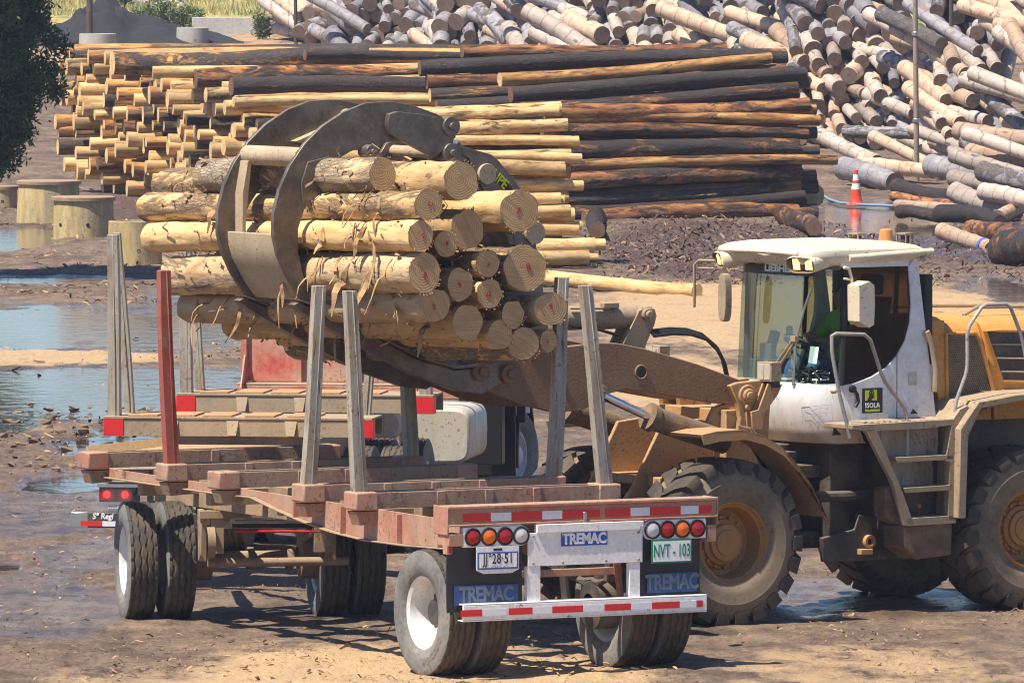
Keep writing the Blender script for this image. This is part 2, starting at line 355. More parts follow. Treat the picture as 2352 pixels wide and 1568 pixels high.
M['wood_dark'] = wood('stack_log_wet_bark', (.32, .12, .035), (.52, .25, .08), (.034, .024, .019), .68, .45, along=.9, across=4.2, stain=(.12, .03, .01), stainamt=.7, spread=.26, grain=.5)
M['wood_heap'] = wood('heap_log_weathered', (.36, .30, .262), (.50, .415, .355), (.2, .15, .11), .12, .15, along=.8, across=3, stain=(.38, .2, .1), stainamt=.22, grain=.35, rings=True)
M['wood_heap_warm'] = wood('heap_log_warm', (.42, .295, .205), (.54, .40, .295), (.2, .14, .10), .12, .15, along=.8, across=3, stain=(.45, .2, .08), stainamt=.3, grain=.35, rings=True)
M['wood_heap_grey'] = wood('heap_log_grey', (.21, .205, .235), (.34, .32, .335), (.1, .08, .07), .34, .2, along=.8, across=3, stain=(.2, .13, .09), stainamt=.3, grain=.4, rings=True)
def woodend(name, a, b, dark, saw=.5):
    s = NT(name); r = s.rand(); w = s.m('MULTIPLY', r, 23.0)
    sp = s.n('SeparateXYZ', {0: s.co()})
    n = s.noise(s.co(), 5, 4, .6, w)
    yy = s.m('ADD', sp.outputs[1], .02); zz = s.m('ADD', sp.outputs[2], -.015)
    d = s.m('SQRT', s.m('ADD', s.m('MULTIPLY', yy, yy), s.m('MULTIPLY', zz, zz)))
    rr = s.m('SINE', s.m('ADD', s.m('MULTIPLY', d, 300.0), s.m('MULTIPLY', n, 16.0)))
    c = s.mix(s.ramp(rr, [(.0, .0), (.9, 1)]), a, b)
    c = s.mix(s.m('MULTIPLY', s.ramp(d, [(.0, 1), (.05, .15), (.2, 0)]), .5), c, dark)
    ang = s.m('ADD', s.m('MULTIPLY', sp.outputs[2], s.m('ADD', .4, r)), s.m('MULTIPLY', sp.outputs[1], s.m('SUBTRACT', .9, r)))
    sm = s.noise(s.n('CombineXYZ', {0: s.m('MULTIPLY', ang, 70.0), 1: s.m('MULTIPLY', sp.outputs[1], 3.0), 2: w}).outputs[0], 1.0, 3, .7)
    c = s.mix(saw, c, s.mix(s.ramp(sm, [(.3, 0), (.7, 1)]), (.58, .50, .42), (1.25, 1.22, 1.18)), 'MULTIPLY')
    c = s.mix(s.m('MULTIPLY', s.ramp(n, [(.45, 0), (.7, 1)]), .55), c, dark)
    s.bsdf(c, .85, s.bump(s.m('ADD', sm, s.m('MULTIPLY', rr, .2)), .5, .004)); return s.mat
M['end_load'] = woodend('cut_end_fresh', (.50, .325, .16), (.60, .415, .22), (.38, .225, .105), .7)
M['end_bright'] = woodend('cut_end_bright', (.66, .46, .22), (.78, .60, .34), (.34, .17, .06), .3)
M['end_heap'] = woodend('cut_end_weathered', (.22, .155, .11), (.31, .225, .165), (.10, .07, .055), .5)
M['end_dark'] = woodend('cut_end_wet', (.14, .08, .05), (.26, .15, .08), (.04, .026, .02), .5)
M['strip'] = paint('bark_strip', (.30, .15, .06), dust=.5, dcol=(.50, .33, .17), scale=5, updust=0, rough=.8, col2=(.14, .07, .035))
M['chip_tan'] = paint('wood_chip', (.44, .27, .12), dust=.3, scale=3, updust=0, rough=.8)
M['chip_dark'] = paint('bark_chip', (.085, .055, .042), dust=.2, dcol=(.2, .12, .07), scale=3, updust=0, rough=.55)
# ---- ground
def ground_mat():
    s = NT('ground_mud'); g = s.n('NewGeometry'); P = g.outputs['Position']
    def at(n): return s.n('Attribute', attribute_name=n).outputs['Fac']
    dry, mulch, grass, wetv = at('dry'), at('mulch'), at('grass'), at('wet')
    v = s.map(P, (1, .45, 1)); big = s.noise(v, .55, 6, .62); med = s.noise(v, 2.6, 6, .68); fine = s.noise(s.map(P, (1, .55, 1)), 16, 5, .72); tiny = s.noise(P, 55, 3, .7)
    strk = s.noise(s.map(P, (.16, 1.5, 1)), 1.0, 5, .65); mix2 = s.m('ADD', s.m('MULTIPLY', s.m('ADD', big, strk), .26), s.m('MULTIPLY', med, .48))
    wetmud = s.mix(s.ramp(fine, [(.3, 0), (.7, 1)]), (.034, .021, .016), (.135, .087, .062))
    midmud = s.mix(s.ramp(fine, [(.3, 0), (.7, 1)]), (.155, .10, .064), (.33, .228, .15))
    c = s.mix(s.ramp(mix2, [(.42, 0), (.60, 1)]), wetmud, midmud)
    dryc = s.mix(s.ramp(fine, [(.25, 0), (.7, 1)]), (.37, .24, .125), (.54, .37, .205))
    dryc = s.mix(s.m('MULTIPLY', s.ramp(med, [(.5, 0), (.68, 1)]), .45), dryc, (.25, .155, .09))
    df = s.ramp(s.m('ADD', dry, s.m('MULTIPLY', s.m('SUBTRACT', s.m('ADD', s.m('MULTIPLY', med, .5), s.m('MULTIPLY', big, .5)), .5), 2.2)), [(.38, 0), (.72, 1)])
    c = s.mix(df, c, dryc)
    mc = s.mix(s.ramp(fine, [(.35, 0), (.7, 1)]), (.028, .018, .018), (.16, .085, .06))
    c = s.mix(s.ramp(s.m('ADD', mulch, s.m('MULTIPLY', s.m('SUBTRACT', med, .5), 1.2)), [(.4, 0), (.6, 1)]), c, mc)
    gc = s.mix(s.ramp(med, [(.35, 0), (.6, 1)]), (.36, .30, .10), (.46, .36, .16))
    gc = s.mix(s.ramp(s.noise(v, .9, 4), [(.5, 0), (.62, 1)]), gc, (.16, .2, .05))
    c = s.mix(s.ramp(s.m('ADD', grass, s.m('MULTIPLY', s.m('SUBTRACT', med, .5), .6)), [(.4, 0), (.6, 1)]), c, gc)
    c = s.mix(.7, c, s.mix(tiny, (.2, .2, .2), (1.75, 1.75, 1.75)), 'MULTIPLY')
    wet = s.m('MULTIPLY', s.m('SUBTRACT', 1.0, df), s.ramp(s.m('ADD', s.m('MULTIPLY', wetv, .6), s.m('ADD', s.m('MULTIPLY', mix2, .35), s.m('MULTIPLY', fine, .25))), [(.42, 0), (.62, 1)]))
    rg = s.m('SUBTRACT', .88, s.m('MULTIPLY', wet, .70))
    h = s.m('ADD', s.m('MULTIPLY', fine, .5), s.m('ADD', s.m('MULTIPLY', med, .6), s.m('MULTIPLY', tiny, .25)))
    s.bsdf(c, rg, s.bump(h, 1.0, .07), spec=.5)
    return s.mat
M['ground'] = ground_mat()
def water_mat():
    s = NT('puddle_water'); P = s.n('NewGeometry').outputs['Position']
    n = s.noise(s.map(P, (1, .6, 1)), 3.0, 3, .5); 
    n2 = s.noise(s.map(P, (1, .5, 1)), 11.0, 3, .6); s.bsdf((.05, .038, .03), .07, s.bump(n2, .22, .012, s.bump(n, .22, .04)), spec=.5, IOR=1.36); return s.mat
M['water'] = water_mat()
# px boxes (photo) -> world ellipses
def ell(x0, x1, y0, y1):
    a, b = G((x0+x1)/2, y1), G((x0+x1)/2, y0); yc = (a.y+b.y)/2
    p, q = atY(x0, 784, yc), atY(x1, 784, yc)
    return ((p.x+q.x)/2, yc, (q.x-p.x)/2, abs(b.y-a.y)/2)
PUD = [ell(-260, 600, 845, 950), ell(-260, 360, 705, 792), ell(200, 600, 722, 805), ell(130, 520, 972, 1045), ell(1185, 1230, 1005, 1034), ell(1880, 2200, 455, 545), ell(2225, 2420, 640, 690),
       ell(-40, 140, 520, 575), ell(60, 230, 1085, 1130), ell(-80, 90, 940, 1000), ell(-50, 300, 632, 650), ell(240, 420, 1040, 1075), ell(-80, 70, 1282, 1312)]
WET = [ell(-120, 330, 1310, 1490), ell(-60, 300, 1070, 1260), ell(40, 460, 1230, 1320), ell(1650, 2250, 1320, 1430), ell(-100, 560, 690, 830), ell(300, 700, 640, 720), ell(1850, 2450, 480, 600)]
DRY = [(ell(1230, 2500, 620, 850), 1.1), (ell(1250, 1800, 800, 960), .9), (ell(-200, 480, 785, 850), .8), (ell(200, 1700, 1455, 1740), .95), (ell(1500, 2500, 1440, 1740), .6), (ell(200, 500, 560, 630), .5), (ell(450, 900, 800, 1100), .3), (ell(700, 1400, 640, 800), .6), (ell(-100, 600, 1490, 1800), .6)]
MUL = [(ell(1350, 1960, 500, 660), 1.0), (ell(1900, 2500, 480, 620), .9), (ell(0, 420, 430, 560), .6), (ell(-100, 250, 980, 1150), .4)]
def em(e, x, y, wob=.35):
    d = math.hypot((x-e[0])/e[2], (y-e[1])/e[3])
    return 1-d
def nz(x, y, z=0.0): return mnoise.noise(Vector((x, y, z)))
def ground_h(x, y):
    n1, n2, n3 = nz(x*.5, y*.35), nz(x*1.7, y*1.1, 5), nz(x*5, y*3.5, 9)
    dip = 0.0
    for e in PUD:
        m = em(e, x, y)
        if m > -.8:
            m += .28+.5*n1+.36*n2+.2*n3
            dip = max(dip, min(1, max(0, m*2.2)))
    mul = 0
    for e, w in MUL: mul = max(mul, w*min(1, max(0, em(e, x, y)*1.6+.3)))
    n4 = nz(x*11, y*7, 4); h = .018*n1+.020*n2+.020*n3+.014*n4+.02*nz(x*.35, y*2.2, 8)+mul*(.04*nz(x*3, y*2, 3)+.04*nz(x*8, y*5, 3))
    return h*(1-dip)-.075*dip+.012, dip, mul
def build_ground():
    xs = [-1500, -400, -120, -60, -40, -30, -24]+[-20+.4*i for i in range(20)]+[-12+.1*i for i in range(241)]+[12.4+.4*i for i in range(20)]+[24, 30, 40, 60, 120, 400, 1500]
    ys = [-300, -60, 0, 30, 50, 58]+[62+.13*i for i in range(320)]
    y = ys[-1]
    while y < 196: y += .26; ys.append(y)
    while y < 300: y += .7; ys.append(y)
    ys += [310, 330, 380, 500, 900, 1800]
    vs = []; dry = []; mu = []; gr = []; we = []
    for y in ys:
        for x in xs:
            fine_zone = -20 <= x <= 20 and 62 <= y < 300
            if fine_zone: h, dp, ml = ground_h(x, y)
            else: h, dp, ml = 0, 0, 0
            vs.append((x, y, h+(terrain(y) if y < 330 else terrain(330)-(y-330)*.02)))
            d = 0.0
            for e, w in DRY: d = max(d, w*min(1, max(0, em(e, x, y)*1.8+.15)))
            dry.append(d*(1-min(1, dp*1.5)) if y < 245 else .6); mu.append(ml); gr.append(min(1, max(0, (y-262)/8))); we.append(min(1, max([dp*1.6]+[min(1, max(0, em(e, x, y)*2+.2+.7*nz(x*.9, y*.5, 4))) for e in WET])) if fine_zone else 0)
    nx = len(xs); fs = [(j*nx+i, j*nx+i+1, (j+1)*nx+i+1, (j+1)*nx+i) for j in range(len(ys)-1) for i in range(nx-1)]
    me = bpy.data.meshes.new('ground'); me.from_pydata(vs, [], fs); me.materials.append(M['ground'])
    for nme, arr in (('dry', dry), ('mulch', mu), ('grass', gr), ('wet', we)):
        a = me.attributes.new(nme, 'FLOAT', 'POINT'); a.data.foreach_set('value', arr)
    me.polygons.foreach_set('use_smooth', [True]*len(fs)); me.update()
    o = bpy.data.objects.new('ground', me); COL.objects.link(o); return tag(o, 'churned brown log yard ground of wet mud and dry dirt', 'ground', kind='structure')
build_ground()
for i, e in enumerate(PUD):
    b = B(); n = 40
    b.add([(e[0]+e[2]*1.95*math.cos(2*math.pi*k/n), e[1]+e[3]*1.95*math.sin(2*math.pi*k/n), -.028-.0006*i) for k in range(n)], [tuple(range(n))])
    tag(b.build('puddle', 'water', fix=False, smooth=0), 'shallow puddle of brown water in the muddy yard', 'puddle', 'puddles in the mud', 'structure')
def scatter(name, n, x0, x1, y0, y1, smin, smax, mats, label, seed, flat=.35, dens=None):
    rr = random.Random(seed); b = B(); k = 0
    while k < n:
        p = G(rr.uniform(x0, x1), rr.uniform(y0, y1))
        if dens and rr.random() > dens(p): continue
        k += 1
        h, dp, ml = ground_h(p.x, p.y)
        if dp > .6 and rr.random() < .9: continue
        L = rr.uniform(smin, smax)*rr.choice((1, 1, 1, 1.6)); w = L*rr.uniform(.12, .4); a = rr.uniform(0, 6.28)
        d = Vector((math.cos(a), math.sin(a), rr.uniform(-flat, flat))); s = Vector((-math.sin(a), math.cos(a), rr.uniform(-flat, flat)*2)).normalized()*w*.5
        c = Vector((p.x, p.y, h+terrain(p.y)+rr.uniform(.004, .02)+abs(d.z)*L*.4)); q = d*L*.5; bend = Vector((0, 0, rr.uniform(-.1, .25)*L))
        b.add([c-q-s*.6, c-q+s*.8, c+bend+s, c+bend-s, c+q+s*.5, c+q-s*.7], [(0, 1, 2, 3), (3, 2, 4, 5)], rr.randrange(len(mats)))
    return tag(b.build(name, mats, smooth=0, fix=False), label, 'debris', kind='stuff')
scatter('wood_chips', 4200, -60, 2412, 1050, 1600, .012, .05, ['chip_tan', 'chip_dark', 'chip_dark', 'strip'], 'small wood chips and bark flakes scattered over the mud', 5, .35, lambda p: max(.02, 2.6*nz(p.x*.8, p.y*.4, 2)+.25))
scatter('wood_chips', 380, 250, 1500, 1440, 1600, .02, .085, ['chip_tan', 'chip_tan', 'strip', 'chip_dark'], 'pale splinters of wood lying near the trailer wheels', 6, .35, lambda p: max(.04, 3*nz(p.x*.9, p.y*.5, 4)+.3))
scatter('bark_mulch', 8500, 1330, 2400, 490, 660, .02, .09, ['chip_dark', 'chip_dark', 'chip_dark', 'strip', 'chip_dark', 'chip_dark'], 'dark bark mulch covering the ground before the log stack', 7, .8, lambda p: max(.03, min(1, em(MUL[0][0], p.x, p.y)*1.5+.4+nz(p.x*1.2, p.y*.5)))+(.35 if p.x > 6 else 0))
scatter('bark_mulch', 1800, -20, 700, 430, 700, .02, .11, ['chip_dark', 'strip', 'chip_tan', 'chip_dark'], 'bark litter around the concrete rings', 8, .5, lambda p: max(.03, 2*nz(p.x*.7, p.y*.25, 6)+.3))
scatter('wood_chips', 1500, -60, 700, 700, 1060, .03, .1, ['chip_dark', 'chip_dark', 'chip_tan'], 'dark bark flakes lying along the puddle edges', 9, .4, lambda p: max(.03, 2*nz(p.x*.7, p.y*.3, 8)+.3))
# ------------------------------------------------------------------ frames of the machines
TR = Frame((0.585, 72.207, 0), R(117.3))       # trailer: origin on the ground under its rear beam
TK = Frame((-2.545, 82.42, 0), R(82))          # truck
DL = Frame((-2.272, 78.137, 0), R(101))        # steered front axle of the trailer
LD = Frame((1.2846, 78.0265, 0), R(213))       # wheel loader: under its front axle
# ------------------------------------------------------------------ logs
def log_mesh(name, L, r, seed, mats, nseg=20, nring=14, amp=.04, bend=.0, ringbulge=0.0, taper=.1, ragged=0.0):
    rr = random.Random(seed); vs = []; fs = []; mi = []
    ph = [rr.uniform(0, 6.28) for _ in range(6)]
    for i in range(nring+1):
        t = i/nring; x = (t-.5)*L
        rad = r*(1+taper*(.5-t))
        by, bz = bend*math.sin(t*3.14+ph[0]*.1), bend*.6*math.sin(t*4.2+ph[1])
        rb = 1+ringbulge*max(0, math.sin(t*L*6.28/.62+ph[2]))**3
        for j in range(nseg):
            a = 2*math.pi*j/nseg
            q = 1+amp*mnoise.noise(Vector((x*1.6+seed*3.1, math.cos(a)*1.4, math.sin(a)*1.4)))+amp*.6*mnoise.noise(Vector((x*5+seed, math.cos(a)*3, math.sin(a)*3)))
            xx = x
            if ragged and i in (0, nring): xx += ragged*mnoise.noise(Vector((seed, math.cos(a)*4, math.sin(a)*4)))
            vs.append((xx, by+math.cos(a)*rad*q*rb, bz+math.sin(a)*rad*q*rb))
    for i in range(nring):
        for j in range(nseg):
            fs.append((i*nseg+j, (i+1)*nseg+j, (i+1)*nseg+(j+1) % nseg, i*nseg+(j+1) % nseg)); mi.append(0)
    for e, i in ((0, 0), (1, nring)):
        ring = [i*nseg+j for j in range(nseg)]; c = Vector((0, 0, 0))
        for k in ring: c += Vector(vs[k])
        ci = len(vs); vs.append(tuple(c/nseg))
        for j in range(nseg):
            p, q = ring[j], ring[(j+1) % nseg]
            fs.append((p, q, ci) if e == 0 else (q, p, ci)); mi.append(1)
    me = bpy.data.meshes.new(name); me.from_pydata(vs, [], fs)
    for m in mats: me.materials.append(M[m])
    me.polygons.foreach_set('material_index', mi); me.polygons.foreach_set('use_smooth', [m == 0 for m in mi])
    me.validate(); me.update(); 
    bm = bmesh.new(); bm.from_mesh(me); bmesh.ops.recalc_face_normals(bm, faces=bm.faces); bm.to_mesh(me); bm.free()
    me.set_sharp_from_angle(angle=R(50))
    return me
def place(name, me, a, b, L, r0, r, roll=None):   # log from a to b
    a, b = Vector(a), Vector(b); o = bpy.data.objects.new(name, me); COL.objects.link(o)
    d = b-a; setT(o, (a+b)/2, d, rnd.uniform(0, 6.28) if roll is None else roll, (d.length/L, r/r0, r/r0)); return o
# ---- the load held in the grapple: near ends measured on the photo, (x, y, radius px, far end x, far end y, mesh kind, v of near end)
HELD = [
 (1060, 415, 46, 385, 392, 0, 2.45, 'thick pale peeled log lying on top of the grapple load', ''),
 (985, 470, 37, 345, 478, 0, 2.55, 'pale log directly below the topmost log, pink crayon smears on its cut end', '11'),
 (968, 540, 35, 352, 558, 0, 2.55, 'pale peeled log midway down the load left face, crossed by dangling bark', 'S'),
 (975, 628, 45, 405, 630, 1, 2.55, 'log with rough cracked bark and half shaded end on the load left face', '8'),
 (1000, 703, 40, 437, 702, 1, 2.5, 'shaded log lowest on the left face of the load, bark hanging from its far end', '3'),
 (1195, 487, 50, 690, 470, 0, 2.35, 'thick log with dark ringed cut end right of the top log, beside the grapple frame', '7'),
 (1075, 528, 46, 520, 520, 1, 2.35, 'log with slanting saw marks on its dark cut end, wedged below the top two logs', ''),
 (1025, 562, 31, 480, 565, 1, 2.40, 'thin grey log with a red digit squeezed beside the slant sawn log', '8'),
 (1208, 613, 56, 700, 605, 1, 2.40, 'thickest log of the load with a red digit on its ringed cut end', '8'),
 (1121, 607, 32, 560, 605, 1, 2.42, 'small log with red letter on its cut end, left of the thickest log', 'F'),
 (1058, 652, 37, 500, 655, 0, 2.45, 'log with cracked pale cut end under the thin grey log', '9'),
 (1125, 676, 34, 560, 680, 1, 2.42, 'log with brown cut end directly below the small lettered log', '65'),
 (1268, 707, 42, 760, 705, 1, 2.40, 'log at the load right edge before a stake, red scrawl on its shaded end', '9'),
 (1076, 740, 42, 510, 745, 1, 2.45, 'log with frayed bark round its pale cut end low in the load', ''),
 (1180, 720, 32, 620, 725, 1, 2.40, 'log with ringed cut end and loose splinters at the lower right of the load', ''),
 (1150, 766, 34, 590, 775, 0, 2.40, 'pale ended log second from the bottom of the load', ''),
 (1205, 792, 40, 650, 800, 1, 2.40, 'shaded log at the very bottom of the load with a tan cut end', ''),
 (1260, 785, 25, 700, 795, 0, 2.38, 'thinnest log of the load, at its bottom right corner', 'E'),
 (880, 398, 38, 470, 420, 1, 1.6, 'dark barked log seen through the gap between the two grapple arms', ''),
 (900, 480, 36, 480, 500, 1, 1.5, 'inner log of the load with shaggy bark seen between the grapple arms', ''),
 (930, 590, 34, 520, 600, 1, 1.4, 'hidden log in the core of the load behind the left face', ''),
]
for k, (x, y, rp, xf, yf, kind, v, label, mk) in enumerate(HELD):
    v -= .42 if v > 2 else .2
    u, z = LD.side(x, y, v); A = LD.w(u, v, z)
    # far end: same loader-forward distance, length from the far end seen in the photo
    best = None
    for q in range(200):
        vv = -.6-q*.012; P = LD.w(u, vv, z)
        pr = (P-CAM); px = 1176+FPX*pr.x/pr.dot(FW)
        if best is None or abs(px-xf) < best[0]: best = (abs(px-xf), vv)
    vf = best[1] if xf < 480 else -1.5+.25*math.sin(k*2.3)
    Lg = v-vf; zf = z-.038*Lg; uf = u+.01*math.sin(k)
    Bp = LD.w(uf, vf, zf)
    r = rp/ (FPX/A.y) 
    me = log_mesh('held_log', Lg, r, 40+k, ['bark_load' if k not in (3, 4, 5, 12, 16, 18, 19, 20) or k == 5 else 'bark_load_rough', 'end_load'], 48, 60, .10, .016, 0, .03, .0)
    o = place('held_log', me, Bp, A, Lg, r, r, 0.0); o.scale = (1, 1+.05*math.sin(k*1.7), 1-.05*math.sin(k*1.7)); o.name = 'held_log'
    tag(o, label, 'log', 'logs held in the grapple')
    rr = random.Random(k*7+3)
    if mk:
        text(mk, r*.46, o, (Lg/2+.003, r*.12*math.sin(k), r*.1*math.cos(k)), Vector((0, 1, 0)), Vector((0, .25*math.sin(k*3), 1)), 'mark_red', 'crayon_mark', .001)
    # loose bark: small curls all over plus long hanging strips
    b = B()
    for q in range(rr.randrange(70, 105)):
        x0 = rr.uniform(-Lg*.48, Lg*.47); a = rr.uniform(0, 6.28); ln = rr.choice((.04, .06, .1, .16)); da = rr.uniform(-1, 1)*.6; up = rr.uniform(.2, 1.0)
        pts = []
        for t in range(5):
            tt = t/4; rad = r*1.005+ln*up*tt*tt*.7; aa = a+da*tt*ln/r*.5; pts.append((x0+ln*tt*rr.uniform(-.7, .7)+ln*tt*.3, rad*math.cos(aa), rad*math.sin(aa)))
        b.ribbon(pts, rr.uniform(.006, .026), .003, 0, (0, math.cos(a), math.sin(a)))
    for q in range(40):   # frayed rim
        a = rr.uniform(0, 6.28); ln = rr.uniform(.006, .022); p = Vector((Lg/2-.004, r*math.cos(a), r*math.sin(a))); n = Vector((rr.uniform(.2, 1.2), math.cos(a), math.sin(a))).normalized()
        b.ribbon([p, p+n*ln], .006, .002, 0)
    b.build('loose_bark', 'strip', o, smooth=0, fix=False)['kind'] = 'stuff'
    if k in (2, 3, 4, 9, 13, 14, 0, 1):
        for q in range({2: 7, 3: 11, 4: 6}.get(k, 4)):
            b = B(); nr_ = []
            x0 = rr.uniform(-.2, Lg*.42) if k in (2, 3) else rr.uniform(-Lg*.45, Lg*.4)
            side = 1 if True else -1
            p = Vector((x0, 0, 0)); m3 = o.matrix_world.to_3x3(); 
            a = rr.uniform(.3, 2.2); pts = []; ln = rr.uniform(.18, .55); drift = rr.uniform(-.35, .35)
            vis = (o.matrix_world.inverted().to_3x3() @ Vector((-.65, -.7, 0))).normalized(); upv = (o.matrix_world.inverted().to_3x3() @ Vector((0, 0, 1))).normalized()
            for t in range(8):
                tt = t/7; base = vis*r*1.03+upv*r*(.7-tt*.7)
                th0 = .5+.9*((q*37 % 10)/10); cl = min(tt, .4)*2.2+th0; d0 = (vis*math.sin(cl)+upv*math.cos(cl)).normalized(); d = d0*(r*1.04)
                if tt > .4: d = d+d0*(tt-.4)*ln*.5*(1 if q % 3 else 1.6)-upv*(tt-.4)**2*ln*1.5+vis*.025*math.sin(tt*9+q)
                nr_.append(d0)
                pts.append(Vector((x0+drift*tt*ln+.02*math.sin(tt*7+q), 0, 0))+d)
            b.ribbon(pts, [.004+(.018+.03*(q % 3))*math.sin((i+.3)/7.6*3.14)*rr.uniform(.6, 1.1) for i in range(8)], .004, 0, nr_)
            b.build('hanging_bark', 'strip', o, smooth=30, fix=False)
# ---- shared log meshes for the stacks
def variants(base, n, L, r, mats, **kw): return [log_mesh(base, L, r, 200+i*7+len(base), m, **kw) for i, m in zip(range(n), mats*n)]
LV = variants('stacked_log', 4, 6, .14, [('wood_pale', 'end_bright')], nseg=16, nring=26, amp=.10, bend=.06, taper=.18)
LO = variants('stacked_log', 4, 6, .14, [('wood_orange', 'end_bright')], nseg=16, nring=26, amp=.10, bend=.06, taper=.18)
LK = variants('stacked_log', 4, 6, .14, [('wood_dark', 'end_dark')], nseg=16, nring=30, amp=.14, bend=.07, taper=.2)
def slog(a, b, r, tone, label, group, rr):
    me = rr.choice({'p': LV, 'o': LO, 'k': LK}[tone]); o = place('stacked_log', me, a, b, 6, .14, r, rr.uniform(0, 6.28)); o.name = 'stacked_log'
    return tag(o, label, 'log', group)
TONE = {'p': 'pale peeled', 'o': 'orange and brown wet peeled', 'k': 'dark wet barked'}
# front stack on the right: measured one by one
S1 = [(1215, 176, 1770, 138, 15, 'o', 'bright streaked log rising to the right across the top of the dark stack'),
 (1245, 212, 1852, 172, 17, 'k', 'black wet log just under the bright streaked log of the dark stack'),
 (1265, 243, 1830, 205, 16, 'k', 'wet log with orange bare patches third from the top of the dark stack'),
 (1310, 258, 1858, 240, 19, 'k', 'thick charcoal log above the long orange log in the dark stack'),
 (1300, 274, 1882, 276, 14, 'o', 'orange log whose right end sticks out past the thick charcoal log'),
 (1310, 303, 1856, 305, 14, 'k', 'brown log with a torn splintered patch in the middle of the dark stack'),
 (1300, 337, 1832, 342, 21, 'k', 'thickest black log in the middle of the dark stack'),
 (1300, 380, 1922, 368, 13, 'o', 'long orange log whose dark tip reaches furthest toward the traffic cone'),
 (1290, 424, 1842, 396, 19, 'k', 'stout black log below the long orange one in the dark stack'),
 (1280, 462, 1762, 434, 13, 'o', 'slim orange brown log third from the ground in the dark stack'),
 (1270, 486, 1846, 452, 15, 'k', 'dark log with an orange right end, second from the ground'),
 (1345, 505, 1830, 484, 19, 'k', 'lowest dark log of the stack, lying in the mulch')]
rr1 = random.Random(3)
for i, (xa, ya, xb, yb, rp, tn, lab) in enumerate(S1):
    a = slopept(xa, ya, 172.5, .55); b_ = slopept(xb, yb, 174.2, .55)
    if xa > 1212 and i not in (11,): a = a+(a-b_)*.12
    slog(a, b_, rp/117., tn, lab, 'logs of the dark stack', rr1)
for j in range(13):       # second and third rows of that stack
    for i in (1, 2):
        y = 505-j*30-i*6; dx = rr1.uniform(-40, 30)
        a = slopept(1010+rr1.uniform(-60, 80), y+18, 172.4+i*.42, .55); b_ = slopept(1850+dx-(60 if j > 10 else 0), y-8, 174.0+i*.42, .55)
        slog(a, b_, rr1.uniform(.11, .16), rr1.choice('kkko'), 'wet log wedged behind the front row of the dark stack', 'inner logs of the dark stack', rr1)
# the pale stack whose stepped left ends face the sun
def Bleft(y):
    pts = [(120, 140), (150, 145), (250, 150), (320, 158), (400, 172), (440, 255), (480, 345), (640, 520)]
    for (y0, x0), (y1, x1) in zip(pts, pts[1:]):
        if y <= y1: return x0+(x1-x0)*max(0, (y-y0))/(y1-y0)
    return 520
rr2 = random.Random(8)
for j in range(13):       # stepped stack: every layer further back starts further left
    for i in range(15):
        z = .17+j*.225+rr2.uniform(-.065, .065); Y = 178.3+i*.7+j*.06+rr2.uniform(-.15, .15)
        if i < 7 and z > 2.45: continue
        y = -250+FPX/Y*(CAMH-z); xl = Bleft(y)+(1-i/14.0)*(410 if y < 420 else 300)+rr2.uniform(-30, 30)
        if rr2.random() < .06: continue
        xr = min(1235+rr2.uniform(-60, 10), xl+rr2.uniform(780, 960))
        a = atY(xl, y, Y); b_ = atY(xr, y, Y+1.7+rr2.uniform(-.35, .35)); a.z = z; b_.z = z+rr2.uniform(-.04, .06)
        r = rr2.choice((.10, .12, .13, .14, .15, .165, .18))
        dark = (y < 290 and xl > 260 and rr2.random() < .22) or rr2.random() < .05
        tn = 'k' if dark and rr2.random() < .4 else 'o' if dark or rr2.random() < .34 else 'p'
        slog(a, b_, r, tn, f'{TONE[tn]} log with sawn left end in the stepped stack face', f'{TONE[tn]} logs of the stepped stack', rr2)
for j in range(11):       # nearer stack, its right ends stick out behind the load
    for i in range(3):
        z = .15+j*.245; Y = 149.6+j*.2+i*.33+rr2.uniform(-.05, .05); y = -250+FPX/Y*(CAMH-z)
        xl = 640+rr2.uniform(-90, 90)+j*14; xr = 1318+rr2.uniform(-40, 22)+(50 if j < 2 else 0)-(35 if j > 8 else 0)
        if j == 10 and i == 0: continue
        a = atY(xl, y, Y); b_ = atY(xr, y, Y+.9+rr2.uniform(-.3, .3)); a.z = z; b_.z = z+rr2.uniform(-.03, .05)
        tn = rr2.choice('pppppoo') if j < 9 else rr2.choice('pppo')
        slog(a, b_, rr2.choice((.085, .10, .115, .125, .14)), tn, f'{TONE[tn]} log of the near stack, right end showing behind the load', f'{TONE[tn]} logs of the near stack', rr2)
# long logs lying along the top, further back
TOP = [(258, 140, 842, 128, 25, 'o', 'thick torn orange log lying highest on the left end of the stacks'),
 (350, 168, 1070, 150, 13, 'p', 'straw coloured streaked log right below the thick torn orange log'), (450, 186, 1010, 168, 20, 'k', 'broad black log with peeled stripes on the left half of the stack top'),
 (510, 200, 1240, 178, 12, 'p', 'long straw coloured log beneath the broad black log'), (1060, 122, 1668, 108, 14, 'k', 'dark log with bare patches on the far right stack top, square left end showing'),
 (1075, 142, 1640, 124, 12, 'o', 'streaky orange log under the dark one on the far right stack top'), (1000, 158, 1560, 144, 11, 'o', 'thin orange log in front on the far right stack top'),
 (560, 222, 1245, 205, 13, 'p', 'straw coloured log just behind the top of the grapple'), (700, 130, 1100, 126, 11, 'k', 'charred looking slim log behind the thick torn one')]
for i, (xa, ya, xb, yb, rp, tn, lab) in enumerate(TOP):
    Y = 181.0 if xa < 900 else 177.0
    a = atY(xa, ya, Y-.6); b_ = atY(xb, yb, Y+.9)
    slog(a, b_, rp/(FPX/Y), tn, lab, 'logs along the top of the stacks', rr2)
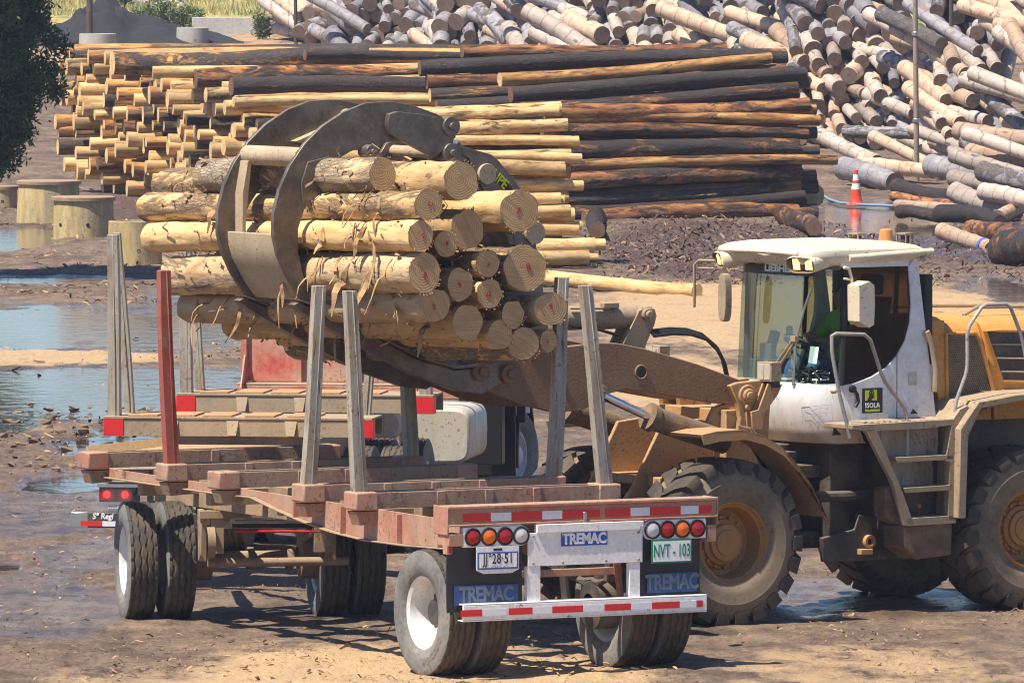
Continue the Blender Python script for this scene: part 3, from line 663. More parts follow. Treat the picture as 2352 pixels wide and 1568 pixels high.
# lone logs on the ground
def lone(name, xa, ya, xb, yb, rp, za, zb, me, lab, L=6, r0=.14, grp='logs lying loose on the ground'):
    a = G(xa, ya+rp*.8); sc = FPX/a.y; r = rp/sc; a = G(xa, ya, r+za); b_ = G(xb, yb, r+zb)
    o = place(name, me, a, b_, L, r0, r); o.name = name; return tag(o, lab, 'log', grp)
lone('loose_log', 1200, 640, 1600, 664, 17, 0, 0, LV[0], 'straw coloured log lying alone on dry dirt left of the loader cab')
lone('loose_log', 1376, 470, 1372, 536, 19, 0, 0, LK[1], 'short dark log pointing at the camera before the dark stack, tan cut end')
lone('loose_log', 1800, 486, 1872, 528, 20, .05, 0, LK[0], 'dark log slanting out of the mulch at the right foot of the dark stack')
lone('loose_log', 1845, 440, 1862, 452, 28, .1, .1, LO[2], 'rusty brown log butt tipped up at the right end of the dark stack')
# ---- heap of short weathered logs
HV = [log_mesh('heap_log', 3, .16, 500+i, [('wood_heap', 'wood_heap_warm', 'wood_heap_grey')[i % 3], 'end_heap'], 16, 26, .05, .02, .09, .12) for i in range(9)]
def heapline(x):
    xq = math.floor((x+.6*math.sin(x*1.3))/2.3)*2.3+1.1; fr = x-xq
    y = 208+(187-208)*(xq-7.3)/4.2 if xq > 7.3 else 258+(208-258)*(xq+6.7)/14.0
    return y-fr*.5
def heaph(x):
    return .8 if x < -6.0 else .8+(x+6.0)*.7 if x < -4 else 2.2+(x+4)*.35 if x < 3 else 4.65
def proj(P):
    v = P-CAM; z = v.dot(FW); return 1176+FPX*v.x/z, 784-FPX*v.dot(UP)/z
rr4 = random.Random(21); pts = []; cand = []
tries = 0
while tries < 30000 and len(pts) < 900:
    tries += 1
    x = rr4.uniform(-6.2, 13.5); h = heaph(x); z = rr4.uniform(.12, h)
    if any(abs(x-p[0]) < .32 and math.hypot(x-p[0], (z-p[1])*1.05) < .315 for p in pts): continue
    pts.append((x, z))
for (x, z) in pts:
    Y = heapline(x)+z*1.0+rr4.uniform(-.35, .35); zz = z+terrain(Y); P = Vector((x, Y, zz)); px, py = proj(P)
    if py < -70 or px > 2440: continue
    bias = (px-1500)/800*16; bias = max(-14, min(17, bias))
    yaw = R(bias+rr4.gauss(0, 14)); pit = R(rr4.uniform(8, 25))
    if rr4.random() < .05 and px < 1700: yaw += R(rr4.choice((-40, 40)))

    d = Vector((math.sin(yaw)*math.cos(pit), -math.cos(yaw)*math.cos(pit), -math.sin(pit)))
    L = rr4.uniform(2.3, 2.9); r = rr4.choice((.13, .15, .16, .17, .18)) if Y < 206 else rr4.choice((.15, .17, .18, .19, .2, .22, .24))
    cand.append((r*r*(FPX/Y)**2, P, d, L, r, px, py))
cand.sort(key=lambda c: -c[0])
vis = [c for c in cand if -30 < c[6] < 520 and not (c[5] < 1840 and c[6] > 150) and c[5] < 2400]
keep = set(id(c) for c in vis[:290])
fill = B(); fm = []
zone_of = lambda px: 'left' if px < 1250 else 'mid' if px < 1800 else 'right'
for c in cand:
    _, P, d, L, r, px, py = c
    cool = (py < 110 and rr4.random() < .8) or (px < 1200 and rr4.random() < .7) or rr4.random() < .18  # upper logs mostly blue-grey: distance haze put into their colour
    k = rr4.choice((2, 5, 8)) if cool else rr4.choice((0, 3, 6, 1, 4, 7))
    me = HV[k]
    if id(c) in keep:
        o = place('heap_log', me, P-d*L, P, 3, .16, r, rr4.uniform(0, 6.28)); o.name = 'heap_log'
        w = 'haze-toned grey weathered' if k in (2, 5, 8) else 'pinkish weathered' if k % 3 == 0 else 'warm tan'
        loc = {'left': 'at the low left end of the big heap', 'mid': 'in the middle of the big heap above the dark stack', 'right': 'in the right part of the big heap beside the poles'}[zone_of(px)]
        tag(o, f'short {w} log {loc}', 'log', f'short {w} logs {loc}')
    else: fm.append((me, P, d, L, r))
# everything further in: one mass
bmf = bmesh.new(); mats_f = [M[x] for x in ('wood_heap', 'wood_heap_warm', 'wood_heap_grey', 'end_heap')]
def addm(me, mw, idx):
    n0 = len(bmf.faces); tmp = bmesh.new(); tmp.from_mesh(me); tmp.transform(mw)
    m2 = bpy.data.meshes.new('t'); tmp.to_mesh(m2); tmp.free(); bmf.from_mesh(m2); bpy.data.meshes.remove(m2)
    bmf.faces.ensure_lookup_table()
    for f in bmf.faces[n0:]: f.material_index = idx if f.material_index == 0 else 3
low = [log_mesh('lowlog', 3, .16, 700+i, ['wood_heap', 'end_heap'], 9, 4, .03, .02, 0, .12) for i in range(3)]
def mwof(P, d, L, r):
    x = d.normalized(); z = Vector((0, 0, 1)); y = z.cross(x).normalized(); z = x.cross(y)
    return Matrix.Translation(P-d*L*.5) @ Matrix((x, y, z)).transposed().to_4x4() @ Matrix.Diagonal((L/3, r/.16, r/.16, 1))
for me, P, d, L, r in fm: addm(rr4.choice(low), mwof(P, d, L, r), rr4.randrange(3))
for k in range(640):
    x = rr4.uniform(-5.8, 14); h = heaph(x); z = rr4.uniform(.1, h*.96); Y = heapline(x)+z*1.0+rr4.uniform(.7, 1.6)
    yaw = R(rr4.uniform(-25, 35)); pit = R(rr4.uniform(5, 20)); d = Vector((math.sin(yaw)*math.cos(pit), -math.cos(yaw)*math.cos(pit), -math.sin(pit)))
    addm(rr4.choice(low), mwof(Vector((x, Y, z+terrain(Y)-.1)), d, 3, .17), rr4.randrange(3))
me = bpy.data.meshes.new('log_heap'); bmf.to_mesh(me); bmf.free()
for m in mats_f: me.materials.append(m)
o = bpy.data.objects.new('log_heap', me); COL.objects.link(o); tag(o, 'mass of short logs filling the inside and rear of the big heap', 'log heap', kind='stuff')
# bigger single logs in front of the heap on the right
FR = [(1888, 312, 2012, 372, 17, 0, .45, 'pink log jutting out of the heap toward the cone, pointing lower right'), (1942, 300, 2098, 308, 14, 2, .75, 'blue grey log lying crosswise above the jutting pink log'),
 (1940, 388, 2056, 420, 25, 2, .0, 'thick blue grey log with a big dark cut end right behind the cone'), (1976, 378, 2142, 392, 17, 7, .15, 'mustard brown log resting crosswise behind the tall pole'),
 (2062, 428, 2210, 448, 16, 8, .0, 'wet dark log at the foot of the tall pole'), (2050, 450, 2200, 470, 11, 5, .0, 'slim grey log stretched past the pole into the puddle'), (2060, 470, 2240, 482, 11, 7, .0, 'half bare log with a yellow left end lying in the puddle'),
 (2064, 490, 2160, 496, 14, 8, .0, 'blackened log floating low in the puddle right of the cone'), (2155, 486, 2300, 512, 20, 8, .0, 'wet shiny dark log across the right edge of the puddle'),
 (2195, 440, 2330, 490, 22, 6, .15, 'pinkish log of the near cluster, leaning down to the right'), (2190, 408, 2330, 430, 18, 3, .35, 'pale log on the back of the near pinkish cluster'), (2260, 440, 2400, 470, 20, 0, .3, 'pale knotty log cut by the right edge of the picture'),
 (2230, 520, 2330, 548, 22, 8, .0, 'dark stump like log beside the lone blue banded log'), (2165, 530, 2278, 572, 18, 1, .0, 'warm tan log with a blue band near its cut end, lying apart at the front'),
 (2290, 500, 2400, 440, 16, 1, .2, 'brown log leaning up to the right out of the near cluster'), (2140, 378, 2280, 398, 24, 2, .25, 'thick grey log with a dark cut end at mid height right of the pole'), (2230, 350, 2400, 372, 20, 7, .7, 'mossy tan log lying level above the near cluster'),
 (2200, 300, 2420, 330, 20, 7, 1.1, 'long mossy log resting across the right end of the heap'), (2260, 395, 2400, 425, 22, 5, .5, 'grey barked log near the right edge above the pink cluster'), (2300, 560, 2420, 590, 40, 8, .0, 'very dark thick log in shadow at the right edge'),
 (1955, 375, 1990, 372, 12, 8, .2, 'short dark log tip between the cone and the orange log')]
for (xa, ya, xb, yb, rp, k, zz, lab) in FR:
    a0 = G((xa+xb)/2, (ya+yb)/2+rp*.8+zz*105); sc = FPX/a0.y; r = rp/sc
    a = G(xa, ya+zz*sc, r); b_ = G(xb, yb+zz*sc, r); 
    dy = (a.y-b_.y)
    if abs(dy) > 2.2:       # lean instead of running away
        mid = (a.y+b_.y)/2; a = atY(xa, ya, mid+math.copysign(1.1, dy)); b_ = atY(xb, yb, mid-math.copysign(1.1, dy))
    else: a.z += zz; b_.z += zz; a = atY(xa, ya, a.y); b_ = atY(xb, yb, b_.y)
    dk = any(w in lab for w in ('wet dark', 'blackened', 'very dark', 'dark stump', 'wet shiny', 'slim grey'))
    o = place('heap_log', LK[k % 4], a, b_, 6, .14, r) if dk else place('heap_log', HV[k], a, b_, 3, .16, r)
    o.name = 'loose_log'; tag(o, lab, 'log', 'logs lying loose before the heap')
    if 'blue band near' in lab:
        bb = B(); bb.lathe([(1.0, .172), (1.02, .178), (1.12, .176), (1.14, .170)], (0, 0, 0), (1, 0, 0), 20); bb.build('paint_band', 'plate_blue', o)
# ------------------------------------------------------------------ wheels
def tyre_mesh(name, Ro, Ri, W, mats, na=150, groove='zig', depth=.014):
    # lathe about local Y; profile from inner bead round the tread to the outer bead, tread grid finely divided for grooves
    hw = W/2; vs = []; fs = []; mi = []
    prof = [(-hw*.72, Ri), (-hw*.95, Ri+.03), (-hw*1.0, Ri+(Ro-Ri)*.45), (-hw*.98, Ri+(Ro-Ri)*.72), (-hw*.93, Ro-.03), (-hw*.88, Ro-.012)]
    nt = 34; tread = [(-hw*.86+hw*1.72*i/nt, Ro-.006*abs(2*i/nt-1)**3) for i in range(nt+1)]
    full = prof+tread+[(-y, r) for y, r in reversed(prof)]
    k = len(full); a0 = len(prof); zs = [-.62, -.21, .21, .62]
    for j in range(na):
        th = 2*math.pi*j/na; zig = (abs((j % 6)-3)/3.0-.5)*hw*.13
        for i, (y, r) in enumerate(full):
            rr = r
            if a0 <= i < a0+nt+1:
                for q, zc in enumerate(zs):
                    if abs(y-zc*hw-zig*(1 if q % 2 else -1)) < hw*.062: rr -= depth
                if abs(y) > hw*.72 and j % 6 == 0: rr -= depth*.9
            vs.append((math.sin(th)*rr, y, math.cos(th)*rr))
    for j in range(na):
        q = (j+1) % na
        for i in range(k-1):
            fs.append((j*k+i, q*k+i, q*k+i+1, j*k+i+1)); mi.append(0 if a0-1 <= i <= a0+nt else 1)
    b = B(); b.v = vs; b.f = fs; b.mi = mi
    o = b.build(name, mats, smooth=42, fix=True); me = o.data; bpy.data.objects.remove(o); return me
def rim_mesh(name, Ri, hw, dish, mats, holes=10):
    # outer side at +y; deep dish if dish > 0 else hub pushed out
    b = B(); y1 = hw*.74; yd = y1-dish
    b.lathe([(-y1, Ri+.012), (-y1+.02, Ri-.008), (y1-.03, Ri-.012), (y1, Ri+.014), (y1+.008, Ri+.008), (y1-.01, Ri-.022), (y1-.05, Ri-.035), (yd+.06, Ri-.052), (yd+.012, Ri-.06), (yd, Ri-.072), (yd, Ri*.60), (yd+.012, Ri*.5)], (0, 0, 0), (0, 1, 0), 48, 0)
    b.lathe([(yd+.01, Ri*.5), (yd+.03, Ri*.42), (yd+.10, Ri*.36), (yd+.11, Ri*.30), (yd+.115, .001)], (0, 0, 0), (0, 1, 0), 32, 1)
    for q in range(holes):
        a = 2*math.pi*q/holes
        b.cyl((math.sin(a)*Ri*.5, yd-.004, math.cos(a)*Ri*.5), (math.sin(a)*Ri*.5, yd+.035, math.cos(a)*Ri*.5), .014, 8, 1)
        a += math.pi/holes; b.cyl((math.sin(a)*Ri*.67, yd-.012, math.cos(a)*Ri*.67), (math.sin(a)*Ri*.67, yd+.003, math.cos(a)*Ri*.67), .028, 14, 2)
    o = b.build(name, mats, smooth=40); me = o.data; bpy.data.objects.remove(o); return me
TYRE = tyre_mesh('tyre', .52, .292, .27, ['rubber', 'rubber_side'])
RIM = rim_mesh('rim', .292, .135, .19, ['rim_white', 'dark_metal', 'black_paint'])
HUB = rim_mesh('rim', .292, .135, .02, ['rim_white', 'hub_blue', 'black_paint'])
def wheel(parent, loc, yaw=0.0, out=1, rim=RIM, label=None):
    w = bpy.data.objects.new('wheel', TYRE); COL.objects.link(w); w.parent = parent; w.location = loc; w.rotation_euler = (rnd.uniform(0, 0), 0, yaw+(0 if out > 0 else math.pi))
    if label: w['label'] = label
    r = bpy.data.objects.new('rim', rim); COL.objects.link(r); r.parent = w
    return w
# ------------------------------------------------------------------ log trailer
trailer = empty('log_trailer', TR.o, TR.yaw, 'salmon red log trailer with steel stakes, empty, its white rear bumper toward the camera', 'trailer')
ZT = lambda u: 1.42+.006*u
bol = [7.12, 5.49, 4.44, 2.79, 1.80]
def stake(parent, u, v, z0, du, dv, top, mat, w=.105, flip=1):
    # folded sheet steel post: a six sided section with a lip, tapering slightly, leaning
    b = B(); sec = [(-.5, -.5), (.3, -.55), (.55, -.2), (.55, .25), (.3, .5), (-.5, .5)]; n = 9; k = len(sec); vs = []; fs = []
    for i in range(n):
        t = i/(n-1); s = w*(1-.14*t); cx = u+du*t+.006*math.sin(t*5+u); cy = v+dv*t+.006*math.cos(t*4+u*3); z = z0+(top-z0)*t
        for (a, c) in sec: vs.append((cx+a*s*.95*flip, cy+c*s, z))
    for i in range(n-1):
        for j in range(k): fs.append((i*k+j, i*k+(j+1) % k, (i+1)*k+(j+1) % k, (i+1)*k+j))
    fs += [tuple(range(k)), tuple((n-1)*k+j for j in range(k))]
    b.add(vs, fs)
    b.tube([(u-w*.5*flip, v-w*.12, z0), (u+du-w*.44*flip, v+dv-w*.1, top-.002)], .006, 6)
    o = b.build('stake', mat, parent, bevel=.006); return o
for i, u in enumerate(bol):
    z1 = ZT(u); b = B(); hw = 1.235
    b.box((u-.11, -hw, z1-.135), (u-.095, hw, z1)); b.box((u+.095, -hw, z1-.135), (u+.11, hw, z1)); b.box((u-.095, -hw, z1-.135), (u+.095, hw, z1-.115))
    b.box((u-.108, -hw+.25, z1-.03), (u+.108, hw-.25, z1-.012), 2)
    for s in (1, -1):   # boxed ends, gusset under them
        e = B(); e.box((u-.122, s*(hw-.20), z1-.145), (u+.122, s*(hw+.006), z1+.006)); e.build('bolster_end', 'salmon', trailer, bevel=.014)
        b.face([(s*(hw-.01), z1-.155), (s*(hw-.30), z1-.155), (s*(hw-.24), z1-.26), (s*(hw-.05), z1-.27)], u-.08, u+.08, 0)
    for v in (.45, -.45, .0): b.box((u-.12, v-.04, z1-.133), (u-.11, v+.04, z1-.004), 1)
    o = b.build('bolster', ['bolster_mud', 'bolster_mud', 'black_paint'], trailer, bevel=.012)
stk = [(5.49, 1.15, 0, .068, 3.13, 'red_fresh', 'smooth brick red stake'), (2.79, 1.15, 0, -.115, 3.10, 'stake_grey', None), (1.80, 1.15, 0, .10, 3.10, 'stake_grey', None),
       (5.45, -1.15, 0, .06, 3.12, 'stake_grey', None), (2.75, -1.15, 0, -.09, 3.125, 'stake_grey', None), (1.80, -1.15, 0, .20, 3.10, 'stake_grey', None)]
for u, v, du, dv, top, m, lab in stk:
    s = stake(trailer, u, v, ZT(u)-.02, du, dv, top, m, .118)
    if lab: s['label'] = lab
# side rails with the curved lower edge
rp = [TR.side(x, y, 1.02) for x, y in ((1035, 1258), (940, 1250), (850, 1238), (770, 1218), (700, 1192), (640, 1165), (590, 1140))]
for s in (1, -1):
    b = B(); poly = [(.02, 1.285)]+rp+[(4.6, 1.245), (7.2, 1.25), (7.2, 1.325), (.02, 1.285)][:3]+[]
    b.side(poly, s*1.02, s*1.035)
    bot = rp+[(4.6, 1.245), (7.2, 1.25)]
    for (ua, za), (ub, zb) in zip(bot, bot[1:]):
        b.hexa([(ua, s*.93, za-.012), (ub, s*.93, zb-.012), (ub, s*1.09, zb-.012), (ua, s*1.09, za-.012)], [(ua, s*.93, za), (ub, s*.93, zb), (ub, s*1.09, zb), (ua, s*1.09, za)], 1)
    for u in (.5, 1.25, 2.3, 3.2): b.box((u-.008, s*1.035, 1.05 if u < 2.5 else 1.13), (u+.008, s*1.085, 1.28))
    b.build('side_rail', ['salmon', 'mud_metal'], trailer, bevel=.004)
b = B()
for s in (1, -1):
    b.box((.15, s*.42-.05, 1.0), (7.3, s*.42+.05, 1.28)); 
for u in (.9, 2.2, 3.6, 5.0, 6.4): b.box((u-.05, -1.02, 1.12), (u+.05, 1.02, 1.26))
b.lathe([(-.06, .5), (.06, .5), (.06, .42), (-.06, .42)], (6.5, -.12, .98), (0, 0, 1), 40)
b.build('chassis_frame', 'mud_metal', trailer, bevel=.006)
# rear cross beam with tape
b = B()
b.box((-.0, -1.235, 1.275), (.16, 1.235, 1.40)); b.box((-.015, -1.24, 1.40), (.18, 1.24, 1.425)); b.box((-.01, -1.24, 1.26), (.17, 1.24, 1.276))
b.box((-.005, 1.1, 1.10), (.2, 1.235, 1.2)); b.box((-.006, 1.235, 1.19), (.25, 1.25, 1.425)); b.box((-.006, -1.25, 1.205), (.25, -1.235, 1.425)); b.box((0, -1.235, 1.06), (.16, -1.15, 1.2))
b.box((-.02, -.02, 1.225), (-.006, .01, 1.345), 1)
rb = b.build('rear_beam', ['salmon', 'steel'], trailer, bevel=.006)
tb = B(); x0 = [TR.front(x, 1170, 0)[0] for x in (1063, 1127, 1174, 1245, 1291, 1378, 1390, 1448, 1492, 1563, 1604, 1633)]
cols = [0, 1, 0, 1, 0, None, 0, 1, 0, 1, 0]
for va, vb, c in zip(x0, x0[1:], cols):
    if c is not None: tb.box((-.004, va, 1.295), (-.0005, vb, 1.362), c)
tb.build('reflective_tape', ['tape_red', 'tape_white'], rb, smooth=0)
# side marker at the corner
b = B(); b.box((.02, 1.238, 1.035), (.1, 1.2, 1.13)); b.box((-.003, 1.20, 1.045), (.0, 1.235, 1.12), 1); b.build('side_marker', ['salmon', 'lens_red'], trailer, bevel=.004)
# rear lamps
def lamps(va, za, vb, zb, cols, rnd_out):
    b = B(); n = 20; w = abs(vb-va); h = zb-za; sg = 1 if vb < va else -1
    pts = [(va, za), (va, zb)]; cx = vb+sg*h*.5
    for i in range(n//2+1):
        a = math.pi/2-math.pi*i/(n//2); pts.append((cx-sg*math.cos(a)*h*.5, (za+zb)/2+math.sin(a)*h*.5))
    b.face(pts, -.005, .05)
    o = b.build('lamp_panel', 'sign_white', trailer, bevel=.008)
    for i, c in enumerate(cols):
        cv = va-sg*(.085+(w-.17)*i/3.0); cz = (za+zb)/2
        q = B(); q.lathe([(.004, .076), (.02, .074), (.02, .066), (.004, .064)], (0, cv, cz), (-1, 0, 0), 28, 1)
        q.lathe([(.006, .064), (.016, .058), (.024, .036), (.028, .001)], (0, cv, cz), (-1, 0, 0), 28, 0)
        l = q.build('tail_lamp', [c, 'black'], o)
lamps(1.105, 1.088, .495, 1.252, ['lens_red', 'lens_orange', 'lens_red', 'lens_clear'], 1)
lamps(-1.135, 1.093, -.548, 1.256, ['lens_red', 'lens_orange', 'lens_red', 'lens_clear'], -1)
# white rear plate, its legs and lip
b = B()
b.box((-.012, -.54, .915), (.01, .515, 1.185)); b.box((-.03, -.54, 1.185), (.03, .44, 1.255)); b.box((-.006, .40, .62), (.05, .52, .915)); b.box((-.006, -.52, .62), (.05, -.42, .915))
for v in (-.5, -.2, .2, .47):
    for z in (.94, 1.16): b.lathe([(.0, .012), (.01, .01), (.012, .001)], (-.012, v, z), (-1, 0, 0), 8, 1)
pl = b.build('rear_plate', ['white_paint', 'mud_metal'], trailer, bevel=.006)
def sign(name, u, va, vb, za, zb, mat, parent, txt, tmat, size, bold, xs=1, lname='lettering', sp=1.0, dz=0, border=None):
    b = B()
    if border: b.box((u-.002, va, za), (u+.004, vb, zb), 1); m = .014; b.box((u-.0035, va-m, za+m), (u-.0005, vb+m, zb-m), 0)
    else: b.box((u-.003, va, za), (u+.003, vb, zb))
    o = b.build(name, [mat]+([border] if border else []), parent, smooth=0)
    text(txt, size, o, (u-.0045, (va+vb)/2, (za+zb)/2+dz), (0, -1, 0), (0, 0, 1), tmat, lname, bold, xs, spacing=sp)
    return o
v0, z0 = TR.front(1287, 1255, 0); v1, z1 = TR.front(1393, 1218, 0)
sign('maker_sign', -.015, v0, v1, z0+.004, z1-.004, 'sign_blue', trailer, 'TREMAC', 'sign_white', .118, .005, .92, sp=.95)
b = B(); b.face([(.99, .985), (.61, .985), (.61, 1.015), (.61, 1.09), (.99, 1.09), (.99, 1.015)][:0] or [(.995, 1.09), (.995, .90), (.93, .87), (.67, .87), (.605, .90), (.605, 1.09)], -.022, -.016)
b.box((-.024, .84, 1.055), (-.0215, .76, 1.075), 1); hp = b.build('plate_holder', ['white_paint', 'black'], trailer, bevel=.003)
np_ = sign('number_plate', -.026, .985, .615, .905, 1.045, 'sign_white', trailer, 'JJ\u00b028\u00b751', 'plate_black', .118, .001, .68, sp=1.08, border='plate_blue', dz=.012)
text('CHILE', .022, np_, (-.0305, .80, .922), (0, -1, 0), (0, 0, 1), 'plate_blue', 'small_lettering', 0, 1.6, spacing=1.5)
gp = sign('number_plate', -.026, -.615, -.99, .90, 1.095, 'sign_white', trailer, 'NVT - 103', 'plate_green', .15, .002, .53, border='plate_green')
gp['label'] = 'plate with green characters'
# mud flaps
for (va, vb, za, zb, t) in ((1.235, .545, .56, 1.11, .62), (-.545, -1.10, .60, 1.12, .70)):
    b = B(); n = 8; vs = []; 
    for i in range(n+1):
        t_ = i/n; z = zb+(za-zb)*t_; vs.append((.03+.012*math.sin(t_*3), z))
    b.prism([(x, va, z) for x, z in vs]+[(x+.012, va, z) for x, z in reversed(vs)], (0, vb-va, 0))
    fl = b.build('mud_flap', 'black', trailer, bevel=.003)
    w = abs(va-vb); c = (va+vb)/2+(-.01); 
    s_ = sign('flap_print', .026, c+w*.42, c-w*.42, za+.055, za+.215, 'flap_blue', trailer, 'TREMAC', 'faded_grey', .17, .005, .80, sp=.92)
# bumper
b = B(); b.box((-.05, -1.12, .50), (-.035, 1.13, .62)); b.box((-.05, -1.12, .62), (.06, 1.13, .632)); b.box((-.05, -1.12, .488), (.06, 1.13, .50)); b.box((.0, -.5, .5), (.1, -.42, .66)); b.box((.0, .42, .5), (.1, .5, .66))
bp = b.build('rear_bumper', 'white_paint', trailer, bevel=.008)
tb = B(); xs = [TR.front(x, 1400, -.05)[0] for x in (1058, 1107, 1168, 1223, 1268, 1339, 1388, 1449, 1497, 1561, 1604, 1614)]
for (va, vb), c in zip(((xs[0], xs[1]), (xs[1]-.01, xs[2]+.02), (xs[2], xs[3]), (xs[3], xs[4]), (xs[4], xs[5]), (xs[5], xs[6]), (xs[6], xs[7]), (xs[7], xs[8]), (xs[8], xs[9]), (xs[9], xs[10]-.02), (xs[10]+.02, xs[11])), (0, 1, 0, 1, 0, 1, 0, 1, 0, 1, 0)):
    tb.box((-.0535, va, .53), (-.0505, vb, .585), c)
tb.build('reflective_tape', ['tape_red', 'tape_white'], bp, smooth=0)
# rear axle, springs
def axle(parent, u, fr=None, v0=0.0):
    b = B(); b.cyl((u, v0-.7, .52), (u, v0+.7, .52), .062, 16)
    for s in (1, -1):
        b.lathe([(-.12, .1), (-.1, .2), (.1, .2), (.12, .1)], (u, v0+s*.5, .52), (0, 1, 0), 20)
        for q in range(5): b.tube([(u-.34+q*.05, v0+s*.42, .78-.02*q), (u, v0+s*.42, .66+.018*q), (u+.6-q*.08, v0+s*.42, .78-.02*q)], .022, 4)
        b.box((u-.38, v0+s*.38, .74), (u-.28, v0+s*.46, 1.02)); b.box((u+.54, v0+s*.38, .74), (u+.66, v0+s*.46, 1.02))
        b.box((u-.07, v0+s*.36, .42), (u+.07, v0+s*.48, .46)); b.cyl((u+.12, v0+s*.25, .45), (u+.2, v0+s*.25, .85), .04, 10)
    return b.build('axle', 'dark_metal', parent)
axle(trailer, .64)
for v, o in ((1.04, 1), (.71, -1), (-.64, 1), (-.965, -1)): wheel(trailer, (.64, v, .515), 0, o)
text('GOODYEAR', .075, None, (0, 0, 0), (1, 0, 0), (0, 0, 1), 'rubber', 'tmp')
tmp = bpy.data.objects['tmp']
def sidewall_text(me, wloc, a0, rad, y):
    m2 = me.copy()
    for v in m2.vertices:
        a = a0+v.co.x/rad; r = rad+v.co.z; v.co = (math.sin(a)*r, y+v.co.y*.2, math.cos(a)*r)
    o = bpy.data.objects.new('tyre_lettering', m2); COL.objects.link(o); o.parent = trailer; o.location = wloc; return o
for v in tmp.data.vertices: v.co = (-v.co.x, v.co.y, v.co.z)
tl = sidewall_text(tmp.data, (.64, 1.04, .515), math.pi*1.19, .40, .137); tl.data.materials.clear(); tl.data.materials.append(M['rubber_brown'])
bpy.data.objects.remove(tmp)
# underrun crossbars seen through the white frame
b = B(); b.box((.25, -.5, .80), (.30, .5, .86)); b.prism([(.2, .56, .62), (.2, .6, .62), (.2, .66, 1.1), (.2, .60, 1.1)], (.05, 0, 0)); b.prism([(.2, -.44, .62), (.2, -.48, .62), (.2, -.42, 1.2), (.2, -.36, 1.2)], (.05, 0, 0)); b.box((.22, .5, .72), (.26, 1.0, .75))
b.build('underrun_brace', 'salmon', trailer, bevel=.004)
# steered front axle
dy = DL.yaw-TR.yaw; dl = DL.o-TR.o; du, dv = dl.dot(TR.f), dl.dot(TR.l)
dolly = bpy.data.objects.new('steering_dolly', None); 
mt = Matrix.Translation((du, dv, 0)) @ Matrix.Rotation(dy, 4, 'Z')
b = B()
for s in (1, -1):
    b.box((-.75, s*.38-.04, .90), (.85, s*.38+.04, 1.02)); b.face([(s*.40, .62), (s*.50, .62), (s*.52, 1.0), (s*.40, 1.0)], -.78, -.70); b.lathe([(-.035, .15), (.035, .15)], (-.72, s*.52, .72), (0, 1, 0), 16)
    b.side([(-.74, .55), (-.58, .55), (-.55, 1.0), (-.78, 1.0)], s*.55, s*.60)
b.box((-.8, -.6, .93), (-.72, .62, 1.0)); b.box((.0, -.5, .93), (.1, .5, 1.02)); b.cyl((-.5, -.75, .52), (-.5, .5, .52), .04, 12)
b.cyl((0, -.7, .52), (0, .7, .52), .065, 16)
for s in (1, -1):
    for q in range(4): b.tube([(-.6+q*.08, s*.42, .78-.02*q), (0, s*.42, .66+.018*q), (.6-q*.08, s*.42, .78-.02*q)], .022, 4)
    b.lathe([(-.12, .1), (-.1, .19), (.1, .19), (.12, .1)], (0, s*.5, .52), (0, 1, 0), 20)
for q, (va, vb) in enumerate(((-.3, .45), (.1, .3))): b.lathe([(-.03, .1), (.03, .1)], (-.05, -.3+q*.35, .52), (0, 1, 0), 18)
b.lathe([(-.03, .5), (.03, .5), (.03, .4), (-.03, .4)], (0, 0, 1.05), (0, 0, 1), 36)
for s in (1, -1): b.prism([(.8, s*.40, .86), (.8, s*.30, .86), (2.6, s*.05, .70), (2.6, s*.10, .70)], (0, 0, .12))
o = b.build('steering_dolly', 'mud_metal', trailer, bevel=.004); o.matrix_local = mt
b = B(); b.cyl((-.76, -.55, .89), (-.76, .3, .905), .014, 8); b.cyl((-.77, -.55, .80), (-.77, .3, .815), .012, 8, 1); b.cyl((-.74, -.55, .85), (-.74, .32, .86), .02, 8, 2)
o = b.build('air_hose', ['steel', 'tape_red', 'black'], trailer); o.matrix_local = mt
for v, ot in ((1.06, 1), (.72, 1), (-.65, 1), (-.97, -1)):
    w = wheel(trailer, mt @ Vector((0, v, .515)), dy, ot)
# ------------------------------------------------------------------ truck
truck = empty('log_truck', TK.o, TK.yaw, 'muddy red log truck standing in front of the trailer with red tipped bunks and headboard', 'truck')
for u in (0.0, 3.84):
    b = B(); z1 = 1.5
    b.box((-.04+u, -1.265, z1-.17), (u, 1.265, z1-.01)); b.box((u-.05, -1.265, z1-.01), (u+.62, 1.265, z1+.012)); b.box((u+.58, -1.265, z1-.17), (u+.62, 1.265, z1-.01)); b.box((u, -1.2, z1-.165), (u+.58, 1.2, z1-.15))
    for v in (.62, .05, -.5): b.prism([(u-.04, v-.06, z1-.01), (u-.04, v+.06, z1-.01), (u-.09, v+.04, z1-.16), (u-.09, v-.04, z1-.16), ][:4], (.04, 0, 0), 0)
    for v in (.9, .55, .2, -.2, -.6): b.box((u-.03, v-.14, z1+.012), (u+.5, v+.14, z1+.03), 2)
    for s in (1, -1):
        b.box((u-.048, s*1.265-s*.0, z1-.172), (u-.038, s*1.08, z1-.008), 1); b.box((u-.048, s*1.265, z1-.172), (u+.1, s*1.272, z1-.008), 1)
    bo = b.build('bunk', ['step_beige', 'tape_red', 'yellow_dust'], truck, bevel=.006)
    for s in (1, -1):
        for dy_, uu in ((0, .06), (.02, .50)):
            if s < 0 and uu < .1 and u < 1: continue
            st = stake(truck, u+uu, s*(1.18-.06*(uu > .1)), z1, 0.0, s*(.02+.10*(uu > .1)), 3.20 if u < 1 else 3.12, 'stake_grey', .115 if uu < .1 else .085)
